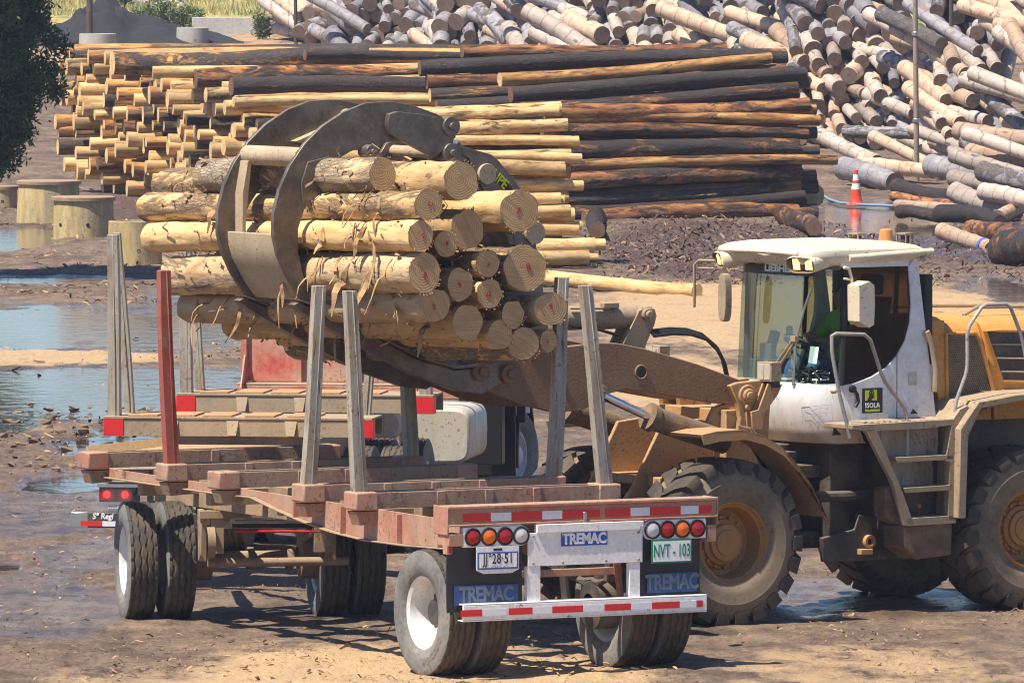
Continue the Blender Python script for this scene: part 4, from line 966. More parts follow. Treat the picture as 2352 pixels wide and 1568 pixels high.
# chassis, rear bar, lights
b = B()
for s in (1, -1): b.box((-1.3, s*.42-.04, .95), (9.2, s*.42+.04, 1.2))
for u in (-1.2, 1.5, 3.0, 5.5): b.box((u, -.42, 1.0), (u+.1, .42, 1.15))
b.box((.0, -.6, 1.2), (.3, .6, 1.33)); b.box((3.9, -.6, 1.2), (4.2, .6, 1.33))
b.build('chassis_frame', 'mud_metal', truck, bevel=.006)
b = B(); b.prism([(-1.35, -.95, 1.19), (-1.35, 1.15, 1.19), (-.2, .55, 1.23), (-.2, -.8, 1.23)], (0, 0, .035)); b.prism([(-1.35, 1.15, 1.22), (-1.3, 1.2, 1.28), (-.2, .60, 1.31), (-.2, .55, 1.22)], (0, 0, .03))
rr = random.Random(4)
for q in range(90): 
    x, y = rr.uniform(-1.3, -.25), rr.uniform(-.8, .8); s = rr.uniform(.02, .07); b.lathe([(0, s), (s*.45, s*.75), (s*.6, .001)], (x, y, 1.225), (0, 0, 1), 7)
b.build('rear_deck', 'chip_tan', truck, bevel=.004)
BU = -1.62
v0, z0 = TK.front(163, 1211, BU); 
b = B(); b.box((BU, -1.24, z0), (BU+.05, v0, z0+.14)); b.box((BU-.002, v0, z0-.002), (BU+.052, v0-.16, z0+.142), 1)
bp = b.build('rear_bumper', ['dark_metal', 'steel'], truck, bevel=.006)
b = B(); b.box((BU-.004, v0-.09, z0+.015), (BU-.001, v0-.29, z0+.062), 0); b.box((BU-.004, v0-.292, z0+.015), (BU-.001, v0-.42, z0+.062), 1); b.box((BU-.004, v0-.425, z0+.015), (BU-.001, v0-.75, z0+.062), 0); b.build('reflective_tape', ['tape_red', 'tape_white'], bp, smooth=0)
text('S\u1d43 Regi', .075, bp, (BU-.004, v0-.30, z0+.105), (0, -1, 0), (.0, -.12, 1), 'sign_white', 'lettering', .002, .9)
va, za = TK.front(228, 1152, BU+.02); vb, zb = TK.front(318, 1118, BU+.02)
b = B(); b.box((BU+.02, va, za), (BU+.10, vb, zb)); lp = b.build('lamp_box', 'black_paint', truck, bevel=.004)
wv = (va-vb)
for a in (.20, .66): 
    q = B(); q.box((BU+.012, va-wv*(a-.17), za+.015), (BU+.019, va-wv*(a+.17), zb-.02), 0); q.lathe([(0, .035), (.006, .03), (.008, .001)], (BU+.012, va-wv*a, (za+zb)/2), (-1, 0, 0), 14, 1); q.build('tail_lamp', ['lens_red', 'lamp_lit_red'], lp)
q = B()
for i in range(24):
    for sg in (1, -1):
        x0 = va-wv*(i-6)/18; x1 = x0-sg*(zb-za)*.6
        if min(x0, x1) < vb or max(x0, x1) > va: continue
        q.tube([(BU+.004, x0, za-.004), (BU+.004, x1, zb+.004)], .0018, 4)
for z in (za-.012, zb+.012): q.box((BU-.004, va+.015, z-.014), (BU+.012, vb-.015, z+.014))
q.build('lamp_grille', 'steel', lp, smooth=0)
v2, z2 = TK.front(249, 1176, BU+.04); sg_ = sign('number_plate', BU+.04, v2, v2-.36, z2, z2+.085, 'sign_white', truck, 'B', 'plate_blue', .085, .003, .8); 
va, za = TK.front(250, 1122, BU+.2); vb, zb = TK.front(345, 1072, BU+.2)
b = B(); b.box((BU+.15, va, za), (BU+.9, vb, zb-.02)); b.prism([(BU+.12, va+.02, zb-.03), (BU+.12, vb-.1, zb-.02), (BU+1.0, vb-.1, zb+.05), (BU+1.0, va+.02, zb+.03)], (0, 0, .015)); b.box((BU+.14, va, za+.06), (BU+.15, vb, za+.075)); b.box((BU+.2, vb-.12, za-.35), (BU+.23, vb+.03, zb))
b.build('mudguard', 'grey_flap', truck, bevel=.008)
# wheels: rear pair axles and steered front pair
for u in (3.5, 4.75):
    for v, ot in ((.95, 1), (.62, 1), (-.62, -1), (-.95, -1)): wheel(truck, (u, v, .515), 0, ot, HUB)
FWL = (10.3, -1.03, .515)
wheel(truck, FWL, -R(24), -1, HUB, 'front wheel steered out with pale bolted hub'); wheel(truck, (10.3, 1.03, .515), -R(24), 1, HUB)
b = B(); b.cyl((10.3, -1, .52), (10.3, 1, .52), .06, 12); b.cyl((3.5, -1, .52), (3.5, 1, .52), .06, 12); b.cyl((4.75, -1, .52), (4.75, 1, .52), .06, 12); b.build('axle', 'dark_metal', truck)
# headboard
hv, hz = TK.front(562, 868, 5.3); tv, tz = TK.front(546, 888, 5.2)
b = B(); b.box((5.3, hv, 1.55), (5.36, -hv, 2.75)); 
for v in (hv, .3, -.3, -hv): b.box((5.25, v-.03, 1.5), (5.30, v+.03, 2.75))
for s in (1, -1): b.side([(5.0, 1.5), (5.36, 1.5), (5.36, 1.95)], s*abs(hv)+.0, s*abs(hv)-s*.02)
b.build('headboard', 'red_truck', truck, bevel=.006)
b = B(); b.box((5.12, tv, 1.42), (5.2, -tv, 1.52)); b.box((5.12, tv, 1.52), (5.36, -tv, 1.54), 1); b.build('cross_tray', ['red_truck', 'step_beige'], truck, bevel=.006)
# fuel tank
b = B(); sec = []
for i in range(24):
    a = 2*math.pi*i/24; cx, cz = math.cos(a), math.sin(a); p = .26
    sec.append((-.90+math.copysign(abs(cx)**.42, cx)*.36, .96+math.copysign(abs(cz)**.42, cz)*.28))
b.prism([(6.3, v, z) for v, z in sec], (1.25, 0, 0))
for u in (6.75, 7.3): b.prism([(u, -.90+(v+.90)*1.03, .96+(z-.96)*1.035) for v, z in sec], (.06, 0, 0), 1)
tk_ = b.build('fuel_tank', ['tank', 'steel'], truck, bevel=.03)
b = B(); b.lathe([(0, .28), (.05, .27), (.07, .2), (.08, .001)], (7.75, -.98, .93), (.5, -.86, 0), 28); b.cyl((7.75, -.98, .93), (7.6, -.7, .93), .25, 24); b.build('air_tank', 'tank', truck)
b = B(); b.box((5.95, -.55, 1.0), (6.2, -.35, 1.3)); b.lathe([(0, .17), (.2, .17), (.24, .12), (.24, .001)], (6.1, -.42, 1.1), (-1, -.3, 0), 20); b.build('battery_box', 'tank', truck)
# front mudguard and a plain cab beyond the load
b = B(); arc = [(10.3+math.cos(R(a))*.66, .52+math.sin(R(a))*.66) for a in range(-8, 189, 14)]; arc2 = [(10.3+math.cos(R(a))*.60, .52+math.sin(R(a))*.60) for a in range(188, -9, -14)]
b.side(arc+arc2, -1.28, -.75); b.side(arc+arc2, 1.28, .75); b.box((9.52, -1.27, .35), (9.56, -.72, 1.35)); b.side([(9.5, .9), (9.62, 1.5), (10.9, 1.5), (10.9, .95), (10.3, 1.22)], -1.26, -1.2)
b.build('front_mudguard', 'black_paint', truck, bevel=.01)
b = B(); b.side([(9.3, 1.15), (11.4, 1.15), (11.45, 2.0), (11.15, 2.95), (9.3, 2.95)], -1.22, 1.22); b.box((9.28, -.9, 2.0), (9.3, .9, 2.6), 1); b.build('cab', ['red_truck', 'cab_dark'], truck, bevel=.05)
b = B(); b.box((9.0, -1.2, .5), (9.25, -.75, 1.5)); b.box((9.6, -1.36, .9), (9.64, -1.27, 1.35)); b.build('wheel_flap', 'black_paint', truck, bevel=.01)
b = B(); b.box((9.62, -1.40, 1.0), (9.65, -1.28, 1.4)); b.build('door_step', 'sign_white', truck)
# ------------------------------------------------------------------ wheel loader
loader = empty('wheel_loader', LD.o, LD.yaw, 'dusty yellow wheel loader with white cab, lifting a bundle of logs in its grapple', 'loader')
S = lambda v, *pts: [LD.side(x, y, v) for x, y in pts]
def s3(v, *pts): return [(u, v, z) for u, z in S(v, *pts)]
# wheels
def big_tyre():
    b = B(); hw = .265
    b.lathe([(-.19, .33), (-.235, .36), (-.265, .45), (-.268, .54), (-.25, .62), (-.23, .665), (-.2, .69), (0, .69), (.2, .675), (.23, .655), (.25, .62), (.268, .54), (.272, .535), (.268, .52), (.265, .45), (.235, .36), (.19, .33)], (0, 0, 0), (0, 1, 0), 64, 1)
    nl = 22
    for s in (1, -1):
        for k in range(nl):
            th = 2*math.pi*(k+(.5 if s < 0 else 0))/nl; w = .102; secs = []
            for (y, r0, r1, sk, ww) in ((.271, .61, .635, .0, .8), (.272, .62, .695, .0, .95), (.252, .64, .727, .01, 1), (.14, .66, .738, .07, 1.05), (.05, .66, .74, .15, 1.1), (.0, .66, .738, .2, .8)):
                a, c = th+sk-w*ww, th+sk+w*ww
                secs.append([(math.sin(a)*r0, s*y, math.cos(a)*r0), (math.sin(c)*r0, s*y, math.cos(c)*r0), (math.sin(c)*r1, s*y, math.cos(c)*r1), (math.sin(a)*r1, s*y, math.cos(a)*r1)])
            vs = [p for q in secs for p in q]; fs = []
            for i in range(len(secs)-1):
                for j in range(4): fs.append((i*4+j, i*4+(j+1) % 4, i*4+4+(j+1) % 4, i*4+4+j))
            fs += [(0, 1, 2, 3), tuple(len(vs)-4+j for j in (3, 2, 1, 0))]
            b.add(vs, fs, 0)
    o = b.build('tyre', ['rubber', 'rubber_brown'], smooth=38); me = o.data; bpy.data.objects.remove(o); return me
def big_rim():
    b = B()
    b.lathe([(-.2, .34), (.19, .335), (.22, .375), (.235, .375), (.235, .352), (.205, .335), (.19, .315), (.06, .30), (.03, .285), (.02, .235)], (0, 0, 0), (0, 1, 0), 56)
    b.lathe([(.02, .24), (.05, .235), (.055, .205), (.085, .20), (.10, .165), (.13, .16), (.135, .115), (.15, .11), (.155, .07), (.16, .001)], (0, 0, 0), (0, 1, 0), 40)
    for q in range(14):
        a = 2*math.pi*q/14; b.cyl((math.sin(a)*.22, .045, math.cos(a)*.22), (math.sin(a)*.22, .075, math.cos(a)*.22), .016, 8)
    b.lathe([(.225, .338), (.245, .35), (.25, .34), (.23, .325)], (0, 0, 0), (0, 1, 0), 10, 0, 1.6, 2.5)
    o = b.build('rim', 'rim_yellow', smooth=35); me = o.data; bpy.data.objects.remove(o); return me
BT, BR = big_tyre(), big_rim()
for u, v, ot, a in ((0, .945, 1, .1), (0, -.945, -1, .3), (-3.22, .945, 1, .5), (-3.22, -.945, -1, 0)):
    w = bpy.data.objects.new('wheel', BT); COL.objects.link(w); w.parent = loader; w.location = (u, v, .73); w.rotation_euler = (0, a, 0 if ot > 0 else math.pi)
    r = bpy.data.objects.new('rim', BR); COL.objects.link(r); r.parent = w
# frames and belly
b = B()
b.box((-.45, -.7, .5), (.45, .7, .95)); b.cyl((0, -.8, .73), (0, .8, .73), .19, 20); b.cyl((-3.22, -.8, .73), (-3.22, .8, .73), .19, 20)
b.box((-1.2, -.42, .55), (-.4, .42, 1.45)); b.box((-4.6, -.5, .6), (-1.5, .5, 1.7)); b.cyl((-1.28, 0, .5), (-1.28, 0, 1.5), .16, 16); b.box((-1.55, -.35, 1.2), (-1.0, .35, 1.32)); b.box((-1.55, -.35, .58), (-1.0, .35, .72))
b.box((-2.4, .45, .75), (-1.9, .9, 1.5)); b.tube([(-.7, .5, 1.05), (-1.9, .62, 1.05)], .05, 10)
b.side(S(.62, (1885, 1235), (1960, 1215), (1970, 1180), (2140, 1215), (2190, 1250), (2190, 1280), (1890, 1290)), .58, .64)
b.build('chassis', 'dark_metal', loader, bevel=.01)
b = B(); p = LD.side(1985, 1265, .66)
b.lathe([(-.02, .06), (.02, .06), (.02, .03), (-.02, .03)], (LD.side(1997, 1243, .66)[0], .66, LD.side(1997, 1243, .66)[1]), (0, 1, 0), 20); b.box((p[0]-.07, .62, p[1]-.03), (p[0]+.06, .7, p[1]+.02)); b.build('lashing_eye', 'yellow_dust', loader, bevel=.006)
# front frame towers with the lift arm pivots
b = B()
for s in (1, -1):
    v = .60 if s > 0 else -.60
    poly = S(.6, (1672, 885), (1690, 878), (1755, 870), (1772, 890), (1765, 935), (1760, 1015), (1690, 1010), (1696, 960), (1690, 925))
    b.side(poly, v-.03, v+.03); b.side(poly, v-s*.28-.03, v-s*.28+.03)
    poly = S(.3, (1510, 975), (1600, 960), (1720, 985), (1740, 1100), (1600, 1140), (1430, 1150)); b.side(poly, s*.34-.02, s*.34+.02)
    c = LD.side(1718, 908, .64); 
    for (r_, h_) in ((.095, .02), (.06, .045), (.035, .06)): b.cyl((c[0], v, c[1]), (c[0], v+s*(.03+h_), c[1]), r_, 24)
    c = LD.side(1716, 935, .64); b.cyl((c[0], v, c[1]), (c[0], v+s*.07, c[1]), .03, 14)
b.box((-.7, -.55, 1.25), (-.35, .55, 1.85)); b.box((-.55, -.55, 1.2), (.35, .55, 1.28))
b.side(S(.45, (1640, 935), (1672, 925), (1690, 1000), (1650, 1020), (1610, 1000)), .40, .46)
b.build('front_frame', 'yellow_dust', loader, bevel=.01)
# slanting yellow plates seen under the arms
b = B()
b.side(S(.25, (1545, 985), (1600, 985), (1475, 1145), (1436, 1145)), .20, .26); b.side(S(-.1, (1560, 1010), (1640, 1020), (1530, 1150), (1490, 1150)), -.15, -.05)
b.tube(s3(.32, (1618, 1005), (1622, 1020), (1605, 1060)), .03, 10)
b.build('linkage_plate', 'yellow', loader, bevel=.01)
# front mudguard
b = B(); out = S(1.2, (1606, 998), (1640, 990), (1700, 986), (1745, 998), (1790, 1025), (1830, 1070), (1858, 1110), (1876, 1150), (1888, 1180)); inn = [(u-.02, z-.03) for u, z in out]
for s in (1, -1):
    b.side(out+inn[::-1], s*.72, s*1.24)
    b.side(out+[(u-.035, z-.09) for u, z in out][::-1], s*1.24, s*1.215)
b.build('front_mudguard', 'yellow_dust', loader, bevel=.012)
# lift arms
armp = [(1745, 905), (1738, 890), (1700, 872), (1600, 835), (1480, 800), (1420, 788), (1380, 787), (1290, 797), (1180, 806), (1095, 808), (1060, 830), (1060, 875), (1110, 893), (1200, 930), (1265, 945), (1330, 944), (1362, 930), (1395, 905), (1440, 893), (1520, 905), (1640, 926), (1700, 928), (1738, 920)]
A = S(.48, *armp)
b = B()
for s in (1, -1):
    b.side(A, s*.48, s*.40)
    c = LD.side(1472, 854, .48); b.lathe([(.0, .066), (.012, .066), (.012, .05), (.004, .05)], (c[0], s*.48, c[1]), (0, s, 0), 24); b.lathe([(0, .05), (.002, .001)], (c[0], s*.482, c[1]), (0, s, 0), 24, 1)
    for px in ((1373, 905), (1100, 852), (1165, 858)):
        c = LD.side(*px, .48); b.cyl((c[0], s*.36, c[1]), (c[0], s*.54, c[1]), .085, 24); b.cyl((c[0], s*.54, c[1]), (c[0], s*.57, c[1]), .04, 16)
c = LD.side(1330, 860, .48); b.cyl((c[0], -.42, c[1]), (c[0], .42, c[1]), .13, 20); b.box((c[0]-.1, -.4, c[1]-.12), (c[0]+.1, .4, c[1]+.12))
b.build('lift_arm', ['arm', 'black_paint'], loader, bevel=.008)
# lift cylinders
for s in (1, -1):
    b = B(); p0, p1, p2 = s3(.66, (1385, 908), (1500, 962), (1665, 1015)); q = lambda p: (p[0], s*p[1], p[2])
    b.cyl(q(p0), q(p1), .038, 16, 0); b.cyl(q(s3(.66, (1490, 957))[0]), q(p2), .105, 22, 1); b.cyl(q(s3(.66, (1488, 955))[0]), q(s3(.66, (1500, 961))[0]), .125, 22, 1)
    b.build('lift_cylinder', ['chrome', 'mud_cake'], loader)
# bell crank, tilt cylinder and hoses
b = B(); pol = S(.08, (1463, 712), (1480, 704), (1500, 708), (1505, 725), (1500, 745), (1470, 815), (1395, 880), (1380, 870), (1420, 800))
b.side(pol, .06, .11); b.side(pol, -.11, -.06); c = LD.side(1487, 722, .12); b.cyl((c[0], -.13, c[1]), (c[0], .14, c[1]), .055, 20); b.cyl((c[0], .14, c[1]), (c[0], .17, c[1]), .035, 16)
b.side(S(0, (1400, 800), (1440, 815), (1330, 900), (1310, 880)), -.05, .05); b.build('bell_crank', 'step_beige', loader, bevel=.01)
b = B(); p = s3(0, (1490, 724), (1465, 727), (1290, 731), (1180, 745)); b.cyl(p[1], p[2], .105, 22); b.cyl(p[2], p[3], .05, 14); b.box((p[1][0]+.02, -.09, p[1][2]-.09), (p[1][0]-.09, .09, p[1][2]+.09)); b.tube(s3(.1, (1310, 708), (1400, 708)), .012, 8); b.box((LD.side(1385, 700, .1)[0], .05, LD.side(1385, 700, .1)[1]-.03), (LD.side(1420, 700, .1)[0], .12, LD.side(1420, 700, .1)[1]+.02))
b.build('tilt_cylinder', 'step_beige', loader, bevel=.006)
b = B()
for k in range(3):
    o_ = k*.028
    pts = [(1495, 760), (1540, 755), (1580, 757), (1615, 768), (1645, 795), (1662, 825), (1672, 860), (1675, 890)]
    b.tube([(p_[0]+.01*math.sin(i+k), .10+o_-.06*i*.1, p_[2]-o_*.7) for i, p_ in enumerate(s3(.1, *pts))], .017, 8)
b.tube([(p_[0], p_[1], p_[2]) for p_ in s3(.1, (1310, 748), (1360, 752), (1420, 770))], .014, 8)
b.build('hydraulic_hose', 'black', loader)
b = B()
for k in range(9):
    rr = random.Random(k); pts = [(1700+q*22+rr.uniform(-10, 10), 985+q*q*6.2+rr.uniform(-9, 7)) for q in range(7)]
    b.tube(s3(.72+.02*k % .1, *pts[rr.randrange(0, 2):rr.randrange(4, 7)]), .012, 6)
b.build('hose_bundle', 'mud_metal', loader)
# work lamps on brackets
def worklamp(v, cx, cy, br, px):
    u, z = LD.side(cx, cy, v); b = B(); b.box((u-.05, v-.11, z-.085), (u+.06, v+.11, z+.085)); b.box((u+.06, v-.095, z-.07), (u+.066, v-.004, z+.07), 1); b.box((u+.06, v+.004, z-.07), (u+.066, v+.095, z+.07), 1)
    b.box((u-.07, v-.06, z-.14), (u+.02, v+.06, z-.085), 2)
    o = b.build('work_lamp', ['step_beige', 'tank', 'black_paint'], loader, bevel=.014)
    if br: q = B(); q.side(S(v, *br), v-.05, v-.03); q.side(S(v, *br), v+.03, v+.05); q.build('lamp_bracket', 'yellow_dust', loader, bevel=.005)
worklamp(.68, 1768, 853, [(1757, 880), (1790, 882), (1780, 905), (1748, 950), (1745, 985), (1722, 987), (1718, 945), (1735, 940)], 0)
worklamp(-.55, 1512, 815, None, 0)
# ---- cab
def cabplan(z):  # rounded front in plan: list of (u, v)
    t = (z-2.05)/1.05
    return [(-1.44-.04*t, .745), (-1.33-.06*t, .70), (-1.25-.06*t, .55), (-1.20-.06*t, .3), (-1.185-.06*t, 0), (-1.20-.06*t, -.3), (-1.25-.06*t, -.55), (-1.33-.06*t, -.70), (-1.44-.04*t, -.745)]
def loft(rows, mi=0, b=None):
    b = b or B(); k = len(rows[0]); vs = [p for r in rows for p in r]
    return b.add(vs, [(i*k+j, i*k+j+1, (i+1)*k+j+1, (i+1)*k+j) for i in range(len(rows)-1) for j in range(k-1)], mi)
cab = bpy.data.objects.new('cab', None)
win = [(-1.43, 2.045), (-1.60, 2.06), (-1.78, 2.11), (-1.93, 2.185), (-2.05, 2.29), (-2.14, 2.42), (-2.19, 2.58), (-2.205, 2.75), (-2.17, 3.13)]
b = B()
for s in (1, -1):
    fr = [(-1.455, 2.04), (-1.585, 1.70), (-2.045, 1.70), (-2.045, 2.285), (-1.93, 2.185), (-1.78, 2.11), (-1.60, 2.06)]
    b.side(fr, s*.755, s*.715, 0)
    b.side([(-2.055, 1.70), (-2.485, 1.70), (-2.27, 3.16), (-2.17, 3.14), (-2.205, 2.75), (-2.19, 2.58), (-2.14, 2.42), (-2.055, 2.295)], s*.75, s*.70, 0)
    b.side([(-1.46, 3.08), (-2.19, 3.08), (-2.27, 3.17), (-1.40, 3.17)], s*.75, s*.70, 0)
b.box((-2.49, -.70, 1.62), (-2.44, .70, 2.2)); b.box((-2.32, -.70, 3.0), (-2.24, .70, 3.15)); b.box((-2.46, -.72, 2.2), (-2.38, -.62, 3.0), 1); b.box((-2.46, .62, 2.2), (-2.38, .72, 3.0), 1)
b.box((-2.45, -.70, 1.60), (-1.4, .70, 1.70), 1); b.box((-2.44, -.69, 1.7), (-2.41, .69, 2.2), 1)
for s in (1, -1):   # dark pillars and door seals
    b.tube([(-1.45, s*.735, 2.04), (-1.485, s*.725, 2.6), (-1.50, s*.715, 3.12)], .032, 8, 1)
    b.tube([(-2.05, s*.70, 2.29), (-2.09, s*.70, 3.08)], .022, 8, 1)
    b.box((-2.054, s*.745, 1.7), (-2.046, s*.753, 2.29), 1)
cabm = b.build('cab', ['cab_white', 'cab_dark'], loader, bevel=.006)
# belly of the cab: rounded white apron under the windscreen
rows = []
for z, ins in ((2.05, 0), (2.0, -.015), (1.85, -.005), (1.65, .04), (1.54, .09), (1.52, .12)):
    rows.append([(u-ins, v*(1-.12*ins/.12*.3), z) for u, v in [(-1.62 if z < 1.7 else -1.46-(2.05-z)*.4, .748)]+[(a-.02*(abs(c) > .6), c) for a, c in cabplan(2.05)][1:-1]+[(-1.62 if z < 1.7 else -1.46-(2.05-z)*.4, -.748)]])
b = loft(rows); b.add(rows[0], [tuple(range(len(rows[0])))]); b.add(rows[-1], [tuple(reversed(range(len(rows[-1]))))])
ap = b.build('front_apron', 'apron', cabm, smooth=50)
# dust at the apron foot and scribbles
rows = [[(u, v, z) for u, v in cabplan(z)] for z in (2.06, 2.3, 2.6, 2.9, 3.10)]
b = loft(rows); b.build('windscreen', 'glass_front', cabm, smooth=60, fix=False)
b = B(); b.side([(u+(.0), z) for u, z in win]+[(-1.50, 3.10)], .732, .736); b.build('door_window', 'glass_side', cabm, smooth=0)
b = B(); b.side([(u, z) for u, z in win]+[(-1.50, 3.10)], -.732, -.736); b.build('door_window', 'glass_clear', cabm, smooth=0)
b = B(); b.box((-2.40, -.62, 2.2), (-2.395, .62, 3.0)); b.build('rear_window', 'glass_clear', cabm, smooth=0)
# roof
pl0 = [(-2.34, .76), (-1.9, .79), (-1.35, .79), (-1.14, .76), (-1.07, .66), (-1.10, .42), (-1.14, .0), (-1.10, -.42), (-1.07, -.64), (-1.14, -.72), (-1.35, -.75), (-1.9, -.75), (-2.34, -.74), (-2.40, -.6), (-2.40, .6)]
b = B(); vs = []; lv = [(3.10, .92), (3.14, .985), (3.19, 1.0), (3.235, .985), (3.265, .90), (3.29, .70), (3.305, .35)]; cu = -1.78
for z, sc in lv: vs += [(cu+(u-cu)*sc, v*sc, z) for u, v in pl0]
k = len(pl0); fs = [(i*k+j, i*k+(j+1) % k, (i+1)*k+(j+1) % k, (i+1)*k+j) for i in range(len(lv)-1) for j in range(k)]+[tuple(reversed(range(k))), tuple((len(lv)-1)*k+j for j in range(k))]
b.add(vs, fs)
for s in (1, -1):
    b.tube([(-1.50, s*.785, 3.165), (-2.2, s*.785, 3.195), (-2.42, s*.77, 3.205)], .032, 10); b.tube([(-1.08, s*.62, 3.205), (-1.10, 0, 3.21)], .02, 8)
roof = b.build('cab_roof', 'cab_roof', cabm, smooth=50)
for s in (1, -1):    # lamp pods with two lit lamps each
    b = B(); c = Vector((-1.12, s*.63, 3.115)); d = Vector((.93, s*.30, -.2)).normalized(); sdv = Vector((0, 0, 1)).cross(d).normalized(); uu = d.cross(sdv)
    n = 24; ring = [(math.copysign(abs(math.cos(2*math.pi*i/n))**.6, math.cos(2*math.pi*i/n))*.165, math.copysign(abs(math.sin(2*math.pi*i/n))**.6, math.sin(2*math.pi*i/n))*.078) for i in range(n)]
    vs = []
    for h, sc in ((-.25, 1.05), (.02, 1.0), (.045, .93), (.02, .86), (.0, .82)): vs += [c+d*h+sdv*a*sc+uu*e*sc for a, e in ring]
    fs = [(i*n+j, i*n+(j+1) % n, (i+1)*n+(j+1) % n, (i+1)*n+j) for i in range(4) for j in range(n)]
    b.add(vs, fs[:2*n], 0); b.add(vs, fs[2*n:], 1); b.add(vs[4*n:], [tuple(range(n))], 1)
    pod = b.build('lamp_pod', ['cab_roof', 'dark_metal'], roof, smooth=50)
    for q in (-1, 1):
        e = B(); cc = c+d*.012+sdv*q*.068; e.hexa([cc+sdv*a+uu*g for a, g in ((-.038, -.048), (.038, -.048), (.038, .048), (-.038, .048))], [cc+d*.01+sdv*a*.8+uu*g*.8 for a, g in ((-.038, -.048), (.038, -.048), (.038, .048), (-.038, .048))]); e.build('headlamp', 'lamp_lit', roof, smooth=0)
u0, z0_ = LD.side(2035, 553, 0); b = B(); b.lathe([(-.01, .075), (.0, .07), (.03, .066), (.1, .058), (.112, .045), (.115, .001)], (u0, 0, z0_-.005), (0, 0, 1), 24); b.build('beacon', 'beacon', roof)
for px in (1968, 2078):
    u1, z1 = LD.side(px, 556, .0); b = B()
    for a in (-.035, .035):
        for c in (-.07, .07): b.box((u1+a-.006, c-.006, z1-.02), (u1+a+.006, c+.006, z1+.075))
    b.box((u1-.045, -.08, z1+.07), (u1+.045, .08, z1+.082)); b.box((u1-.03, -.03, z1-.01), (u1+.02, .03, z1+.06), 1); b.build('lamp_guard', ['step_beige', 'dark_metal'], roof)
# interior: seat, console, wheel, floor clutter
b = B(); b.box((-2.18, -.27, 1.95), (-1.7, .27, 2.08)); b.prism([(-2.10, -.26, 2.05), (-2.10, .26, 2.05), (-2.28, .24, 2.78), (-2.28, -.24, 2.78)], (-.1, 0, 0)); b.box((-2.36, -.13, 2.80), (-2.26, .13, 2.98)); b.build('seat', 'seat_blue', cabm, bevel=.03)
b = B(); b.box((-1.75, -.66, 1.95), (-1.42, -.36, 2.22)); b.tube([(-1.36, 0, 1.9), (-1.55, 0, 2.32)], .045, 10); b.lathe([(-.012, .19), (0, .2), (.012, .19), (0, .178)], (-1.57, 0, 2.36), (-.5, 0, 1), 28); b.box((-1.56, -.6, 2.2), (-1.50, -.42, 2.36)); b.tube([(-1.55, -.5, 2.3), (-1.62, -.52, 2.46)], .05, 8)
b.tube([(-1.60, -.2, 2.15), (-1.55, -.2, 2.5)], .012, 6); b.lathe([(0, .03), (.06, .03), (.07, .001)], (-1.55, -.2, 2.46), (0, 0, 1), 10); b.tube([(-1.44, -.69, 2.05), (-1.48, -.70, 3.1)], .05, 8); b.build('controls', 'cab_teal', cabm, bevel=.01)
b = B(); rr = random.Random(2)
for q in range(26): c = Vector((-1.34+rr.uniform(-.05, .04), rr.uniform(.2, .6), 2.06+rr.uniform(0, .09))); b.tube([c+Vector((rr.uniform(-.08, .08), rr.uniform(-.08, .08), rr.uniform(-.03, .05))) for _ in range(4)], .012, 6, rr.choice((0, 0, 1)))
b.box((-1.30, -.25, 2.065), (-1.42, .12, 2.075), 2); b.build('dashboard_clutter', ['cab_dark', 'steel', 'paper'], cabm)
v1, zz = LD.front(1858, 833, -1.30); v2, z2 = LD.front(1886, 797, -1.30); b = B(); b.prism([(-1.29, v1, zz), (-1.25, v2, zz), (-1.275, v2, z2), (-1.315, v1, z2)], (-.003, 0, 0)); b.build('paper_note', 'paper', cabm, smooth=0)
# wipers
def ws(x, y, off=.02):
    for _ in range(1):
        u = -1.22
        for it in range(6):
            v, z = LD.front(x, y, u); pl = cabplan(z); 
            for (ua, va), (ub, vb) in zip(pl, pl[1:]):
                if va >= v >= vb: u = ua+(ub-ua)*(v-va)/(vb-va)
    return (u+off, v, z)
b = B(); b.tube([ws(1768, 868, .03), ws(1800, 820, .035), ws(1831, 775, .03)], .011, 6); b.tube([ws(1776, 872, .03), ws(1836, 780, .035)], .011, 6); b.tube([ws(1826, 885), ws(1833, 778), ws(1850, 715), ws(1868, 662)], .012, 6, 1); b.box(Vector(ws(1833, 777, .05))-Vector((.03, .04, .025)), Vector(ws(1833, 777, .05))+Vector((.01, .04, .025)))
b.build('wiper', ['step_beige', 'steel'], cabm)
# strip at the top of the windscreen
rows = [[(u+.004, v, z) for u, v in cabplan(z)[2:-2]] for z in (3.0, 3.085)]; b = loft(rows); b.build('screen_strip', 'black_paint', cabm, fix=False)
a0 = Vector(ws(1735, 607, .012)); 
text('LIEBHERR', .085, cabm, (-1.232, .13, 3.055), (0, 1, 0), (-.05, 0, 1), 'paper', 'lettering', .003, 1.45)
# mirrors
b = B(); b.tube([(-1.10, -.72, 3.1), (-1.02, -.86, 3.1), (-1.0, -.90, 3.06), (-1.0, -.90, 2.68)], .014, 8); b.tube([(-1.10, -.74, 3.03), (-1.02, -.86, 3.03)], .01, 8)
v, z = LD.front(1666, 683, -1.02); n = 20; ring = [(v-math.copysign(abs(math.cos(2*math.pi*i/n))**.7, math.cos(2*math.pi*i/n))*.06, z+math.copysign(abs(math.sin(2*math.pi*i/n))**.75, math.sin(2*math.pi*i/n))*.215) for i in range(n)]
b.face(ring, -1.05, -.98); b.build('mirror', 'step_beige', cabm, bevel=.02)
b = B(); b.tube([p for p in s3(.80, (1938, 614), (1950, 617), (1956, 640), (1956, 745))], .016, 8); b.tube(s3(.80, (1938, 640), (1954, 642)), .011, 8)
b.side(S(.90, (1961, 655), (1985, 645), (1997, 655), (1998, 700), (1996, 745), (1985, 752), (1962, 738)), .80, .98); b.build('mirror', 'cab_roof', cabm, bevel=.025)
